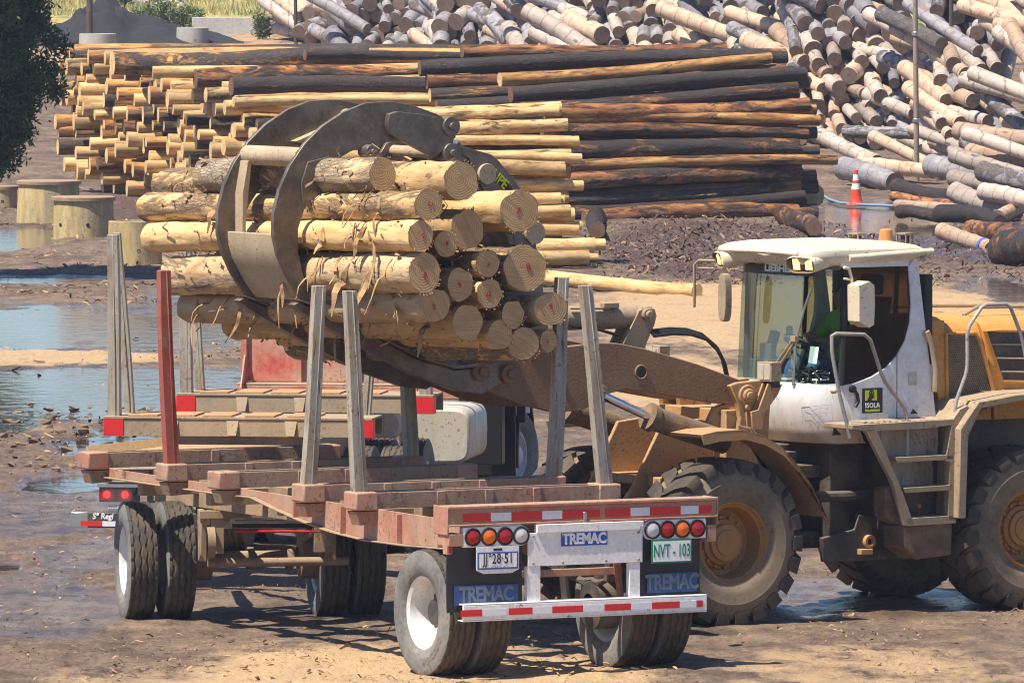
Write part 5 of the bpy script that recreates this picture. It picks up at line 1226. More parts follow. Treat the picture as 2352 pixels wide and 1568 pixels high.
# door furniture and decals
vd = .757
b = B(); b.tube([(u, vd+.02, z) for u, z in S(vd, (1958, 893), (1966, 905), (1969, 922), (1962, 934))], .016, 8); b.lathe([(0, .035), (.03, .03), (.035, .001)], (*[(u, vd, z) for u, z in S(vd, (1957, 893))][0],), (0, 1, 0), 14); b.build('door_handle', 'black_paint', cabm)
b = B(); (ua, za), (ub, zb) = S(vd, (1980, 949), (2027, 890)); b.box((ua, vd, za), (ub, vd+.002, zb)); dec = b.build('door_sticker', 'black', cabm, smooth=0)
um = (ua+ub)/2; w = abs(ua-ub); h = zb-za
b = B(); b.box((um+w*.36, vd+.0025, za+h*.50), (um-w*.22, vd+.004, za+h*.92)); b.build('sticker_emblem', 'sticker_yellow', dec, smooth=0)
b = B(); cx_, cz_ = um+w*.05, za+h*.7
b.prism([(cx_+.05, vd+.0045, cz_-.05), (cx_-.0, vd+.0045, cz_+.045), (cx_-.03, vd+.0045, cz_-.02)], (0, .001, 0)); b.prism([(cx_+.06, vd+.0045, cz_-.06), (cx_+.01, vd+.0045, cz_-.03), (cx_-.04, vd+.0045, cz_-.06)], (0, .001, 0)); b.lathe([(0, .03), (.001, .018)], (cx_-.0, vd+.0045, cz_+.02), (0, 1, 0), 18); b.build('sticker_emblem', 'black', dec, smooth=0)
text('ISOLA', h*.27, dec, (um, vd+.005, za+h*.30), (-1, 0, 0), (0, 0, 1), 'sign_white', 'lettering', .002, .9, spacing=1.12); text('MAQUINARIAS', h*.11, dec, (um, vd+.005, za+h*.10), (-1, 0, 0), (0, 0, 1), 'sticker_yellow', 'lettering', .002, .95)
b = B(); (ua, za), (ub, zb) = S(vd, (2092, 880), (2102, 860)); 
for q in (0, 1):
    for p in (0, 1): b.lathe([(0, .016), (.008, .012), (.009, .001)], (ua+(ub-ua)*q, vd-.004, za+(zb-za)*p), (0, 1, 0), 10)
b.box((ua+.02, vd-.006, za-.02), (ub-.02, vd+.001, zb+.02), 0); b.prism([(u, vd-.004, z) for u, z in S(vd, (2092, 950), (2109, 950), (2098, 938))], (0, .002, 0), 1); b.build('hinge', ['steel', 'plate_black'], cabm, bevel=.002)
b = B(); 
for l in (((1846, 935), (1902, 929), (1903, 967), (1848, 972), (1846, 935)), ((1848, 952), (1903, 947)), ((1853, 962), (1857, 955), (1860, 963)), ((1868, 958), (1872, 953), (1876, 960), (1886, 954)), ((1850, 940), (1866, 944), (1880, 936), (1898, 941))):
    b.tube([(p_[0]+.035, p_[1], p_[2]) for p_ in [ (lambda v_, z_: (-1.215-.02-max(0, abs(v_)-.3)*.17, v_, z_))(*LD.front(x, y, -1.25)) for x, y in l]], .0013, 4)
b.build('marker_scribble', 'ink_blue', ap)
for px in ((1916, 897), (2123, 592)): u, z = LD.side(*px, .77); b = B(); b.lathe([(0, .03), (.03, .028), (.05, .015), (.055, .001)], (u, .75, z), (0, 1, 0), 14); b.build('bump_stop', 'tank', cabm)
# ---- engine hood
hoodsec = lambda w, zt: [(w, 1.68), (w+.02, 2.1), (w-.02, 2.42), (w-.09, zt-.06), (w-.22, zt), (0, zt+.02), (-w+.22, zt), (-w+.09, zt-.06), (-w+.02, 2.42), (-w-.02, 2.1), (-w, 1.68)]
b = B()
for (u0, u1, w, zt) in ((-2.58, -3.08, .62, 2.60), (-3.10, -4.7, .64, 2.585)):
    sec = hoodsec(w, zt); lean = .24
    rows = [[(u-lean*max(0, (2.45-z))*(-1 if 0 else 1)*(.55) if e else u, v, z) for v, z in sec] for e, u in ((0 if u0 == -2.58 else 1, u0), (1, u1))]
    loft(rows, 0, b); b.add(rows[0], [tuple(range(len(sec)))]); b.add(rows[1], [tuple(reversed(range(len(sec))))])
hood = b.build('engine_hood', 'yellow', loader, bevel=.03, smooth=50)
# perforated grille in a raised frame
def onhood(*pts, v=.655): return [(u, v, z) for u, z in S(v, *pts)]
g = [(2172, 766), (2240, 765), (2250, 780), (2290, 925), (2250, 945), (2175, 945)]
b = B(); b.prism(onhood(*g, v=.645), (0, .008, 0)); gr = b.build('grille', 'dark_metal', hood, smooth=0)
b = B(); gu = S(.655, *g); us = [p[0] for p in gu]; zs_ = [p[1] for p in gu]
def inside(u, z):
    c = False; n = len(gu)
    for i in range(n):
        (x1, y1), (x2, y2) = gu[i], gu[i-1]
        if (y1 > z) != (y2 > z) and u < (x2-x1)*(z-y1)/(y2-y1)+x1: c = not c
    return c
st = .022; nzr = int((max(zs_)-min(zs_))/st)
for i in range(nzr+1):
    z = min(zs_)+i*st; u = min(us)+(st*.5 if i % 2 else 0); run = None
    while u < max(us):
        if inside(u, z) and inside(u+st*.5, z+st): b.ribbon([(u, .656, z), (u+st*.5, .656, z+st)], .0055, .002, 0, (0, 1, 0)); b.ribbon([(u+st*.5, .656, z), (u, .656, z+st)], .0055, .002, 0, (0, 1, 0)) if inside(u+st*.5, z) else None
        u += st
b.build('grille_mesh', 'mud_metal', gr, smooth=0, fix=False)
fr = onhood(*g, v=.66); b = B(); b.tube(fr, .022, 8, closed=True); b.build('grille_frame', 'yellow', hood)
g2 = [(2262, 760), (2300, 758), (2420, 760), (2440, 878), (2302, 876)]
b = B(); b.prism(onhood(*g2, v=.655), (0, .008, 0), 0)
for y in (790, 822, 853): b.tube(onhood((2275+(y-790)*.33, y), (2430, y+2), v=.672), .01, 6, 1)
b.build('louvre_panel', ['dark_metal', 'step_beige'], hood, smooth=0); b = B(); b.tube(onhood(*g2, v=.668), .02, 8, closed=True); b.build('grille_frame', 'yellow', hood)
b = B(); b.tube([(-2.7, -.3, 2.66), (-3.2, -.3, 2.66), (-4.2, -.3, 2.64)], .018, 8); b.tube([(-3.1, .3, 2.60), (-3.25, .3, 2.67), (-4.3, .3, 2.66)], .018, 8); b.build('hood_rail', 'step_beige', hood)
b = B(); b.tube(s3(.78, (2128, 760), (2140, 790), (2150, 850), (2148, 900)), .03, 8); b.side(S(.6, (2126, 735), (2160, 735), (2172, 960), (2152, 962)), .5, .66, 1); b.build('fuel_neck', ['step_beige', 'yellow'], hood, bevel=.006)
# ---- platform, ladder, rear mudguard
b = B(); P1 = 1.16
pf = S(P1, (1957, 976), (2190, 962), (2192, 975), (2130, 984), (1995, 991), (1958, 986)); b.side(pf, .72, P1)
for q in range(14): x = 1985+q*14; u, z = LD.side(x, 971-q*.7, 1.0); b.box((u-.02, .78, z), (u+.02, 1.12, z+.012))
def bar(pts, v0, v1, mi=0): b.side(S(P1, *pts), v0, v1, mi)
bar([(1988, 985), (2012, 985), (2072, 1125), (2100, 1203), (2080, 1207), (2052, 1110)], 1.10, P1)
bar([(2188, 965), (2205, 940), (2225, 930), (2205, 1000), (2196, 1195), (2178, 1195), (2182, 1060), (2172, 1060)], 1.08, P1)
for (xa, xb, y, h) in ((2058, 2190, 1046, 12), (2078, 2188, 1116, 12), (2082, 2196, 1186, 18)): bar([(xa, y+4), (xb, y-3), (xb, y+h-3), (xa+4, y+h+4)], .90, P1)
b.side(S(P1, (2005, 990), (2180, 982), (2178, 1050), (2060, 1055)), .98, 1.0, 1); b.side(S(P1, (2060, 1060), (2180, 1055), (2180, 1120), (2085, 1125)), .90, .92, 1); b.side(S(P1, (2085, 1128), (2180, 1125), (2178, 1186), (2098, 1190)), .90, .92, 2)
for q in range(6): x = 2100+q*13; bar([(x, 998), (x+3, 998), (x+16, 1022), (x+13, 1022)], 1.0, 1.008, 0)
lad = b.build('step_ladder', ['step_beige', 'stake_grey', 'dark_metal'], loader, bevel=.006)
b = B(); u, z = LD.side(2114, 1162, .94); b.lathe([(0, .022), (.012, .018), (.016, .001)], (u, .92, z), (0, 1, 0), 14); b.build('side_marker', 'amber', lad)
b = B(); b.side(S(1.0, (2028, 1120), (2055, 1115), (2092, 1210), (2085, 1215), (2040, 1195), (2028, 1185)), .85, 1.04); b.side(S(P1, (2080, 1208), (2195, 1195), (2192, 1275), (2115, 1285), (2083, 1260)), .8, 1.12); b.build('mud_flap', 'mud_cake', loader, bevel=.02)
b = B(); fo = [(2352+60, 900), (2330, 905), (2242, 922), (2200, 985), (2196, 1190)]; out = S(1.2, *fo); inn = [(u-.03, z-.06) for u, z in out[:3]]+[(out[3][0]-.09, out[3][1]-.06), (out[4][0]-.08, out[4][1])]
out = [(-4.6, 1.93)]+out; inn = [(-4.6, 1.87)]+inn
b.side(out+inn[::-1], .62, 1.24); b.build('rear_mudguard', 'step_beige', loader, bevel=.01)
# handrails
def rail(pts, v, r=.0175):
    P = s3(v, *pts); Q = [P[0]]
    for a, c in zip(P, P[1:]): 
        a_, c_ = Vector(a), Vector(c); Q += [tuple(a_.lerp(c_, .12)), tuple(a_.lerp(c_, .88))]
    Q.append(P[-1]); b = B(); b.tube(Q, r, 10); return b.build('handrail', 'rail_grey', loader)
rail([(2062, 1057), (2084, 1050), (2084, 960), (2076, 935), (2028, 870), (1995, 768), (1910, 766), (1911, 810), (1928, 905), (1953, 1005)], 1.08)
rail([(2168, 1052), (2195, 1040), (2193, 930), (2222, 850), (2222, 755), (2258, 700), (2318, 698), (2346, 770), (2372, 905)], 1.10)
# ---- grapple
GV = .48
zo = lambda v: v
outer = [(1048, 285), (1001, 261), (949, 242), (907, 234), (881, 234), (840, 237), (790, 257), (739, 291), (699, 331), (665, 382), (642, 435), (628, 493), (628, 543), (638, 587), (659, 634), (685, 677), (712, 708)]
inner = [(714, 677), (695, 627), (685, 577), (685, 526), (699, 482), (726, 439), (753, 395), (773, 368), (806, 348), (857, 331), (907, 325), (960, 335), (1000, 358), (1015, 372), (1040, 360), (1042, 318)]
O, I = S(GV, *outer), S(GV, *inner)
grap = bpy.data.objects.new('x', None); bpy.data.objects.remove(grap)
b = B()
for s in (1, -1): 
    v0_, v1_ = (GV, GV-.045) if s > 0 else (-GV, -GV+.045)
    b.side(O+I, v0_, v1_)
    pad = S(GV, (705, 372), (752, 360), (760, 368), (755, 410), (706, 477), (694, 470), (690, 420)); b.side(pad, v0_, v0_+s*.018)
    lev = S(GV, (882, 285), (886, 262), (905, 256), (960, 262), (1005, 270), (1042, 290), (1038, 316), (1010, 345), (990, 362), (890, 310)); b.side(lev, v0_+s*.0, v0_+s*.06)
    for px, r_ in (((1026, 290), .085), ((1028, 352), .09), ((843, 348), .06)):
        c = LD.side(*px, GV); b.cyl((c[0], v0_-s*.06, c[1]), (c[0], v0_+s*.085, c[1]), r_, 20); b.cyl((c[0], v0_+s*.085, c[1]), (c[0], v0_+s*.115, c[1]), r_*.4, 8)
    fr = S(GV, (997, 357), (1010, 335), (1025, 329), (1069, 336), (1137, 355), (1155, 370), (1206, 435), (1235, 490), (1244, 524), (1240, 560), (1262, 700), (1275, 810), (1240, 830), (1190, 810), (1200, 640), (1185, 540), (1120, 450), (1060, 410), (1010, 385)); b.side(fr, v0_-s*.06, v0_-s*.10)
    rid = S(GV, (1008, 360), (1020, 342), (1060, 350), (1085, 362), (1092, 385), (1120, 440)); b.tube([(u, v0_-s*.05, z) for u, z in rid], .012, 6)
b.build('grapple_arm', 'grapple', loader, bevel=.006)
b = B(); 
def crossb(px, r_): c = LD.side(*px, GV); b.cyl((c[0], -GV+.03, c[1]), (c[0], GV-.03, c[1]), r_, 24)
for px_, r_ in (((700, 362), .085), ((925, 275), .075), ((1125, 400), .09), ((1028, 352), .05), ((1235, 535), .1), ((1230, 800), .12)): b = B(); crossb(px_, r_); b.build('cross_tube', 'grapple_dusty', loader, bevel=.004)
# curved sheet between the two hooks, lower end, and the inner web
b = B(); mid = []
n = 9
op = S(GV, (650, 540), (652, 570), (660, 600), (675, 630), (693, 662), (715, 692)); 
b.side(op+[(u-.03, z+.005) for u, z in op][::-1], -GV+.045, GV-.045)
wb = S(GV, (690, 375), (682, 450), (676, 520), (676, 545), (668, 545), (668, 450), (680, 375)); b.side(wb, -GV+.045, -GV+.17)
b.build('hook_plate', 'grapple_dusty', loader, bevel=.005); b = B()
tl_ = S(GV, (676, 545), (700, 545), (702, 560), (655, 556)); b.side(tl_, -GV+.045, GV-.045)
b.build('hook_plate', 'grapple_dusty', loader, bevel=.005); b = B()
st = S(GV, (795, 330), (935, 268), (945, 280), (830, 338)); b.side(st, -GV+.045, -GV+.14); b.build('hook_plate', 'grapple_dusty', loader, bevel=.005); b = B(); b.side([(u, z) for u, z in st], GV-.045, GV-.14)
b.build('hook_plate', 'grapple_dusty', loader, bevel=.005)
# fork tines under the load and the carrier behind it
b = B()
tine = S(GV, (1150, 880), (1105, 905), (1050, 898), (950, 862), (758, 757), (690, 716), (672, 700), (682, 694), (770, 728), (960, 828), (1040, 850), (1090, 845), (1140, 830))
for s in (1, -1): b.side(tine, s*.40, s*.50); 
for s in (1, -1): b.side([(u, z+.012) for u, z in S(GV, (1090, 845), (1040, 850), (960, 828), (770, 728), (682, 694), (680, 690), (770, 722), (960, 822), (1040, 842), (1090, 835))], s*.36, s*.54)
cr = S(GV, (1090, 850), (1200, 800), (1270, 800), (1285, 830), (1180, 900), (1110, 895)); b.side(cr, -.45, .45)
b.side(S(GV, (1120, 450), (1060, 415), (1075, 408), (1190, 540), (1215, 640), (1235, 810), (1210, 810), (1195, 640), (1175, 550)), -.42, .42)
b.build('fork', 'grapple', loader, bevel=.006)
for vv in (GV-.15, -GV+.15): b = B(); p = [(u, vv, z) for u, z in S(GV, (1038, 300), (1062, 332), (1150, 450))]; b.cyl(p[0], p[1], .028, 12); b.cyl(p[1], p[2], .06, 14, 1); b.build('clamp_cylinder', ['chrome', 'grapple'], loader)
# maker plate on the grapple frame
b = B(); c = [(u, GV-.055, z) for u, z in S(GV, (1124, 392), (1136, 386), (1186, 434), (1172, 440))]; b.prism(c, (0, .004, 0)); mp = b.build('maker_plate', 'black_paint', loader, smooth=0)
ctr = sum((Vector(q) for q in c), Vector())/4; d1 = (Vector(c[3])-Vector(c[0])).normalized(); text('LIPE', .12, mp, ctr+Vector((0, .006, 0)), d1, Vector((-d1.z, 0, d1.x)) if d1.x < 0 and -d1.z*0+d1.x*-1 > 0 and False else Vector((d1.z, 0, -d1.x)), 'sticker_yellow', 'lettering', .003, .9)
# ------------------------------------------------------------------ driver
def person(name, label, frame, joints, edges, radii, root, parts):
    me = bpy.data.meshes.new(name); me.from_pydata([frame.w(*j) for j in joints], edges, []); o = bpy.data.objects.new(name, me); COL.objects.link(o)
    sm = o.modifiers.new('skin', 'SKIN'); 
    for i, r_ in enumerate(radii): me.skin_vertices[0].data[i].radius = (r_, r_) if not isinstance(r_, tuple) else r_; me.skin_vertices[0].data[i].use_root = (i == root)
    o.modifiers.new('sub', 'SUBSURF').levels = 2; o.modifiers['sub'].render_levels = 2
    dg = bpy.context.evaluated_depsgraph_get(); m2 = bpy.data.meshes.new_from_object(o.evaluated_get(dg)); 
    o.modifiers.clear(); o.data = m2; m2.polygons.foreach_set('use_smooth', [True]*len(m2.polygons)); m2.materials.clear()
    for m in parts: m2.materials.append(M[m])
    return o
J = [(-1.98, 0, 2.13), (-2.0, 0, 2.3), (-2.03, 0, 2.5), (-2.02, 0, 2.62), (-2.0, 0, 2.69), (-1.98, 0, 2.77), (-1.975, 0, 2.86),  # pelvis..head
     (-2.02, .19, 2.57), (-1.86, .26, 2.36), (-1.64, .17, 2.42), (-1.58, .15, 2.44), (-2.02, -.19, 2.57), (-1.86, -.27, 2.36), (-1.66, -.24, 2.40), (-1.60, -.21, 2.42),
     (-1.95, .10, 2.13), (-1.55, .16, 2.21), (-1.47, .15, 1.82), (-1.36, .15, 1.74), (-1.95, -.10, 2.13), (-1.55, -.17, 2.21), (-1.47, -.17, 1.82), (-1.36, -.17, 1.74)]
ED = [(0, 1), (1, 2), (2, 3), (3, 4), (4, 5), (5, 6), (3, 7), (7, 8), (8, 9), (9, 10), (3, 11), (11, 12), (12, 13), (13, 14), (0, 15), (15, 16), (16, 17), (17, 18), (0, 19), (19, 20), (20, 21), (21, 22)]
RD = [(.15, .12), (.14, .11), (.16, .11), (.11, .09), .052, (.075, .085), (.07, .08), .062, .047, .034, .034, .062, .047, .034, .034, .085, .062, .045, .038, .085, .062, .045, .038]
drv = person('person', '', LD, J, ED, RD, 0, ['skin', 'jeans', 'boot'])
tag(drv, 'driver in green safety vest and blue jeans sitting in the loader cab', 'person')
for p_ in drv.data.polygons:
    q = p_.center-LD.o; u, v, z = q.dot(LD.f), q.dot(LD.l), q.z
    if z < 1.80: p_.material_index = 2
    elif (u > -1.80 and z < 2.33) or z < 2.25: p_.material_index = 1
# vest and hair follow the body surface
def shell(name, keep, off, mat):
    bm = bmesh.new(); bm.from_mesh(drv.data); bm.normal_update()
    bmesh.ops.delete(bm, geom=[f for f in bm.faces if not keep(f.calc_center_median()-LD.o)], context='FACES')
    for v in bm.verts: v.co += v.normal*off
    me = bpy.data.meshes.new(name); bm.to_mesh(me); bm.free(); me.materials.clear(); me.materials.append(M[mat]); me.polygons.foreach_set('material_index', [0]*len(me.polygons))
    o = bpy.data.objects.new(name, me); COL.objects.link(o); o.parent = drv; return o
L_ = lambda q: (q.dot(LD.f), q.dot(LD.l), q.z)
shell('vest', lambda q: (lambda u, v, z: 2.18 < z < 2.66 and u < -1.86 and abs(v) < .245)(*L_(q)), .014, 'vest')
shell('hair', lambda q: (lambda u, v, z: z > 2.80 and (u < -1.96 or z > 2.90))(*L_(q)), .008, 'hair')
fb = B(); Lw = lambda u, v, z: LD.w(u, v, z)
for s in (1, -1):
    fb.lathe([(0, .012), (.006, .009), (.008, .001)], Lw(-1.905, s*.032, 2.835), LD.f, 10, 1); fb.lathe([(0, .022), (.012, .016), (.014, .001)], Lw(-1.985, s*.078, 2.82), LD.l*s, 12, 0)
fb.lathe([(0, .02), (.02, .012), (.026, .001)], Lw(-1.905, 0, 2.805), LD.f, 10, 0); fb.tube([Lw(-1.903, .025, 2.765), Lw(-1.896, 0, 2.762), Lw(-1.903, -.025, 2.765)], .006, 6, 2)
fb.build('face', ['skin', 'hair', 'mark_red'], drv)
for sgn, wj in ((1, J[10]), (-1, J[14])):
    hb = B(); p = LD.w(*wj); hb.tube([p, p+LD.f*.045+Vector((0, 0, .01)), p+LD.f*.075], [.03, .036, .03], 10)
    for q in range(4):
        st_ = p+LD.f*.06+Vector((0, 0, .028-.019*q)); hb.tube([st_, st_+LD.f*(.03+.004*(q in (1, 2))), st_+LD.f*.042-LD.l*sgn*.024, st_+LD.f*.02-LD.l*sgn*.042], [.0095, .009, .0085, .007], 7)
    hb.tube([p+LD.f*.02+Vector((0, 0, .03)), p+LD.f*.04-LD.l*sgn*.03+Vector((0, 0, .04)), p+LD.f*.06-LD.l*sgn*.04+Vector((0, 0, .03))], [.012, .010, .008], 7)
    hb.build('hand', 'skin', drv)
# ------------------------------------------------------------------ concrete rings, walls, mound, poles, cone, tree
def ring(x0, x1, ytop, ybot, mat, label, lid=True, taper=.0, seed=0):
    c = G((x0+x1)/2, ybot); sc = FPX/c.y; r = (x1-x0)/2/sc; h = (ybot-ytop)/sc
    o = empty('concrete_ring', c+Vector((0, r*.3, 0)), 0, label, 'concrete ring', 'concrete rings in the yard')
    b = B(); b.lathe([(-.05, r*(1-taper)), (h*.5, r*(.985-taper*.5)), (h, r*.96), (h, r*.84), (h*.2, r*.84)], (0, 0, 0), (0, 0, 1), 48); b.lathe([(h*.2, r*.85), (h*.2, .001)], (0, 0, 0), (0, 0, 1), 24)
    for a in (3.9, 4.9): b.lathe([(.002, .035), (.0, .001)], (math.cos(a)*r*.985, math.sin(a)*r*.985, h*.33), (math.cos(a), math.sin(a), 0), 10, 1)
    b.build('ring_wall', [mat, 'black_paint'], o, bevel=.01)
    if lid: q = B(); q.lathe([(h-.05, r*.97), (h-.05, r*1.04), (h+.02, r*1.04), (h+.03, r*.97), (h+.02, r*.001)], (0, 0, 0), (0, 0, 1), 48); q.build('ring_cover', 'mud_metal', o, bevel=.006)
    return o
ring(40, 182, 418, 512, 'concrete_yellow', 'round concrete ring with a flat cover, half behind another ring beside the tree', True, -.06)
ring(120, 262, 455, 545, 'concrete_yellow', 'round concrete ring with a wide flat cover, middle one of the yellowish three', True, .02)
ring(246, 372, 508, 608, 'concrete_yellow', 'yellowish open concrete ring standing behind a grey stake', False, .0)
ring(-40, 40, 430, 478, 'concrete_yellow', 'mossy concrete ring under the tree at the picture edge', True, .0)
ring(180, 268, 78, 127, 'concrete', 'grey concrete ring in front of the dark mound', False)
ring(404, 480, 64, 108, 'concrete', 'grey concrete ring in front of the low grey wall', False)
def wall(x0, x1, y0, y1, mat, label, dep=.35):
    a, c = G(x0, y1), G(x1, y1+1); sc = FPX/a.y; h = (y1-y0)/sc; d = (c-a).normalized(); n = Vector((-d.y, d.x, 0)); b = B()
    for k in range(int((c-a).length/2)+1):
        p = a+d*2*k; q = a+d*min(2*k+1.985, (c-a).length); 
        if (q-p).length < .2: continue
        b.hexa([p-Vector((0, 0, .1)), q-Vector((0, 0, .1)), q+n*dep-Vector((0, 0, .1)), p+n*dep-Vector((0, 0, .1))], [p+n*.06+Vector((0, 0, h)), q+n*.06+Vector((0, 0, h)), q+n*(dep-.06)+Vector((0, 0, h)), p+n*(dep-.06)+Vector((0, 0, h))])
    o = b.build('barrier_wall', mat, bevel=.02); return tag(o, label, 'wall')
wall(440, 640, 40, 80, 'concrete', 'low grey concrete wall left of the shrub in the background')
wall(585, 860, 32, 72, 'concrete', 'long grey concrete wall running behind the big log heap')
# dark mound
mo = G(270, 108); b = B(); nx, ny = 60, 26; vs = []
for j in range(ny+1):
    for i in range(nx+1):
        x = -4.2+8.4*i/nx; y = -.8+5.0*j/ny
        e = max(0, 1-(abs(x+.15*math.sin(y))/4.0)**2)*max(0, 1-((y-1.7)/2.5)**2); pk = math.exp(-((x+.45)/.75)**2)*.45+.62*(1-.07*abs(x))
        h = 1.15*e*pk*(1+.5*nz(x*1.3, y*1.5, 7)+.3*nz(x*4, y*4, 3)); vs.append((x, y, h-.05+terrain(mo.y+y)-terrain(mo.y)))
b.add(vs, [(j*(nx+1)+i, j*(nx+1)+i+1, (j+1)*(nx+1)+i+1, (j+1)*(nx+1)+i) for j in range(ny) for i in range(nx)])
M['mound'] = plain('shaded_mound_tone', (.022, .023, .028), .95, nscale=6, namp=.6)  # the mound's shade is put into this near-black bluish base colour
o = b.build('dirt_mound', 'mound', smooth=60); o.location = mo; tag(o, 'dark mound of earth behind the grey concrete ring', 'mound')
def pole(x, ytop, ybot, wpx, mat, label, joints=(), name='pole', xt=None, zbase=None):
    c = G(x, ybot) if zbase is None else zbase; sc = FPX/c.y; r = wpx/2/sc; h = (ybot-ytop)/sc+1.6
    o = empty(name, c, 0, label, 'pole'); b = B(); lean = ((xt or x)-x)/sc
    b.tube([(0, 0, -.2), (lean*.5, 0, h*.5), (lean, 0, h)], [r, r*.93, r*.85], 14); b.build('shaft', mat, o)
    for yj in joints: z = (ybot-yj)/sc; q = B(); q.lathe([(-.05, r*1.05), (-.03, r*1.35), (.03, r*1.35), (.05, r*1.05)], (lean*z/h, 0, z), (0, 0, 1), 16); q.build('pipe_joint', 'steel', o)
    return o
pole(2106, 0, 416, 13, 'pole', 'tall grey sprinkler pipe with two joints standing behind the traffic cone', (78, 277), 'sprinkler_pole', 2099)
cz = atY(2187, 150, 196.3); pole(2187, 0, 340, 12, 'pole_dark', 'dark pole rising out of the right part of the log heap', (), 'utility_pole', 2184, Vector((cz.x, cz.y, terrain(cz.y)-.1)))
pole(680, 0, 103, 9, 'pole_dark', 'thin dark pole at the low left end of the big heap', (), 'utility_pole', 677)
pole(720, 0, 45, 8, 'pole_dark', 'thin dark pole with a pale joint behind the low left end of the heap', (18,), 'utility_pole', 718)
pole(206, 0, 114, 16, 'pole_dark', 'stout bluish pole planted in the dark mound', (), 'utility_pole', 206)
o = pole(113, 10, 112, 5, 'pole_dark', 'short post with a flat crossbar left of the dark mound', (), 'sign_post'); sc = FPX/G(113, 62).y
# cone
c = G(1966, 472); sc = FPX/c.y; h = 82/sc; cone = empty('traffic_cone', c, 0, 'red orange traffic cone with two white bands standing in the puddle', 'traffic cone')
b = B(); w = 27/sc; b.prism([(w*math.cos(a)*1.15, w*math.sin(a)*1.15, .0) for a in [math.pi/4+math.pi/2*k for k in range(4)]], (0, 0, .035)); b.build('base', 'cone_orange', cone, bevel=.02)
R0, R1 = 15.5/sc, 4.0/sc; rz = lambda t: R0+(R1-R0)*t
b = B(); b.lathe([(.03, R0*1.08), (.06, R0)]+[(h*t, rz(t)) for t in (.1, .3, .5, .7, .9, .985)]+[(h, R1*.7), (h, .001)], (0, 0, 0), (0, 0, 1), 36); b.build('cone_body', 'cone_orange', cone)
for t0, t1 in ((.45, .62), (.70, .87)): b = B(); b.lathe([(h*t0, rz(t0)+.001), (h*t0, rz(t0)+.004), (h*t1, rz(t1)+.004), (h*t1, rz(t1)+.001)], (0, 0, 0), (0, 0, 1), 36); b.build('white_band', 'sign_white', cone)
# hose on the ground
b = B(); b.tube([G(x, y, .03) for x, y in ((1860, 430), (1885, 445), (1905, 458), (1930, 466), (1980, 470), (2080, 474), (2180, 478))], .028, 8); tag(b.build('water_hose', 'hose'), 'blue grey hose lying across the puddle past the traffic cone', 'hose')
# ------------------------------------------------------------------ tree at the left edge, shrubs, dry grass
def leaf_mat(name, a, b_):
    s = NT(name); n = s.noise(s.co(), 1.3, 4, .6); r = s.n('NewGeometry').outputs['Random Per Island']
    c = s.mix(s.m('ADD', s.m('MULTIPLY', n, .5), s.m('MULTIPLY', r, .5)), a, b_)
    s.bsdf(c, .6, spec=.3, **{'Transmission Weight': 0.0, 'Subsurface Weight': 0.0}); return s.mat
M['needle'] = leaf_mat('conifer_needles', (.016, .05, .012), (.05, .105, .03))
M['shrub'] = leaf_mat('shrub_leaves', (.10, .15, .06), (.22, .26, .11))
M['grass_dry'] = leaf_mat('dry_grass_blades', (.38, .32, .10), (.50, .42, .2))
M['grass_green'] = leaf_mat('green_grass_blades', (.14, .2, .06), (.3, .34, .12))
M['trunk'] = paint('trunk_bark', (.10, .07, .05), dust=.2, scale=4, updust=0, rough=.9, bump=1)
def foliage(b, c, n, rad, ln, wd, rr, up=.2, mi=0):
    for _ in range(n):
        d = Vector((rr.gauss(0, 1), rr.gauss(0, 1), rr.gauss(0, 1)+up)).normalized()
        p = c+Vector((rr.gauss(0, .5)*rad, rr.gauss(0, .5)*rad, rr.gauss(0, .5)*rad)); l = ln*rr.uniform(.6, 1.3)
        s = d.cross(Vector((rr.uniform(-1, 1), rr.uniform(-1, 1), rr.uniform(-1, 1)))).normalized()*wd
        b.add([p-s*.4, p+d*l*.5-s, p+d*l, p+d*l*.5+s], [(0, 1, 2, 3)], mi)
def profile(z): # crown radius against height, ragged
    return (0.55+1.55*min(1, z/2.4))*(1-.25*max(0, z-6)/5) if z > 0 else .3
rr = random.Random(17); tc = G(-108, 640); tree = empty('conifer_tree', tc, 0, 'dense dark green tree leaning into the picture at the upper left edge', 'tree')
b = B(); b.tube([(0, 0, -.2), (.05, .05, 2), (-.05, .1, 5), (.05, 0, 9)], [.24, .2, .14, .04], 12)
limbs = []
for k in range(60):
    z = 1.2+8.2*k/60; a = k*2.4; L = profile(z-1.0)*rr.uniform(.75, 1.05); e = Vector((math.cos(a)*L, math.sin(a)*L, z+.25*L)); b.tube([(0, 0, z), tuple(e*.5+Vector((0, 0, z*.5+.05))), tuple(e)], [.05, .03, .012], 6); limbs.append((Vector((0, 0, z)), e))
b.build('trunk', 'trunk', tree)
b = B()
for k in range(1000):
    z = 1.45+8.4*rr.random()**.9; a = rr.uniform(0, 6.283); R_ = profile(z-1.4)*(1+.16*math.sin(z*2.3+1)+.1*math.sin(a*3+z*4)); q = math.sqrt(rr.uniform(.12, 1))*R_*1.0
    c = Vector((math.cos(a)*q, math.sin(a)*q, z+.15*math.sin(a*5)))
    vis = c.x > .1
    foliage(b, c, 170 if vis else 40, .2, .12 if vis else .32, .021 if vis else .085, rr, -.1)
b.build('crown', 'needle', tree, smooth=0, fix=False)
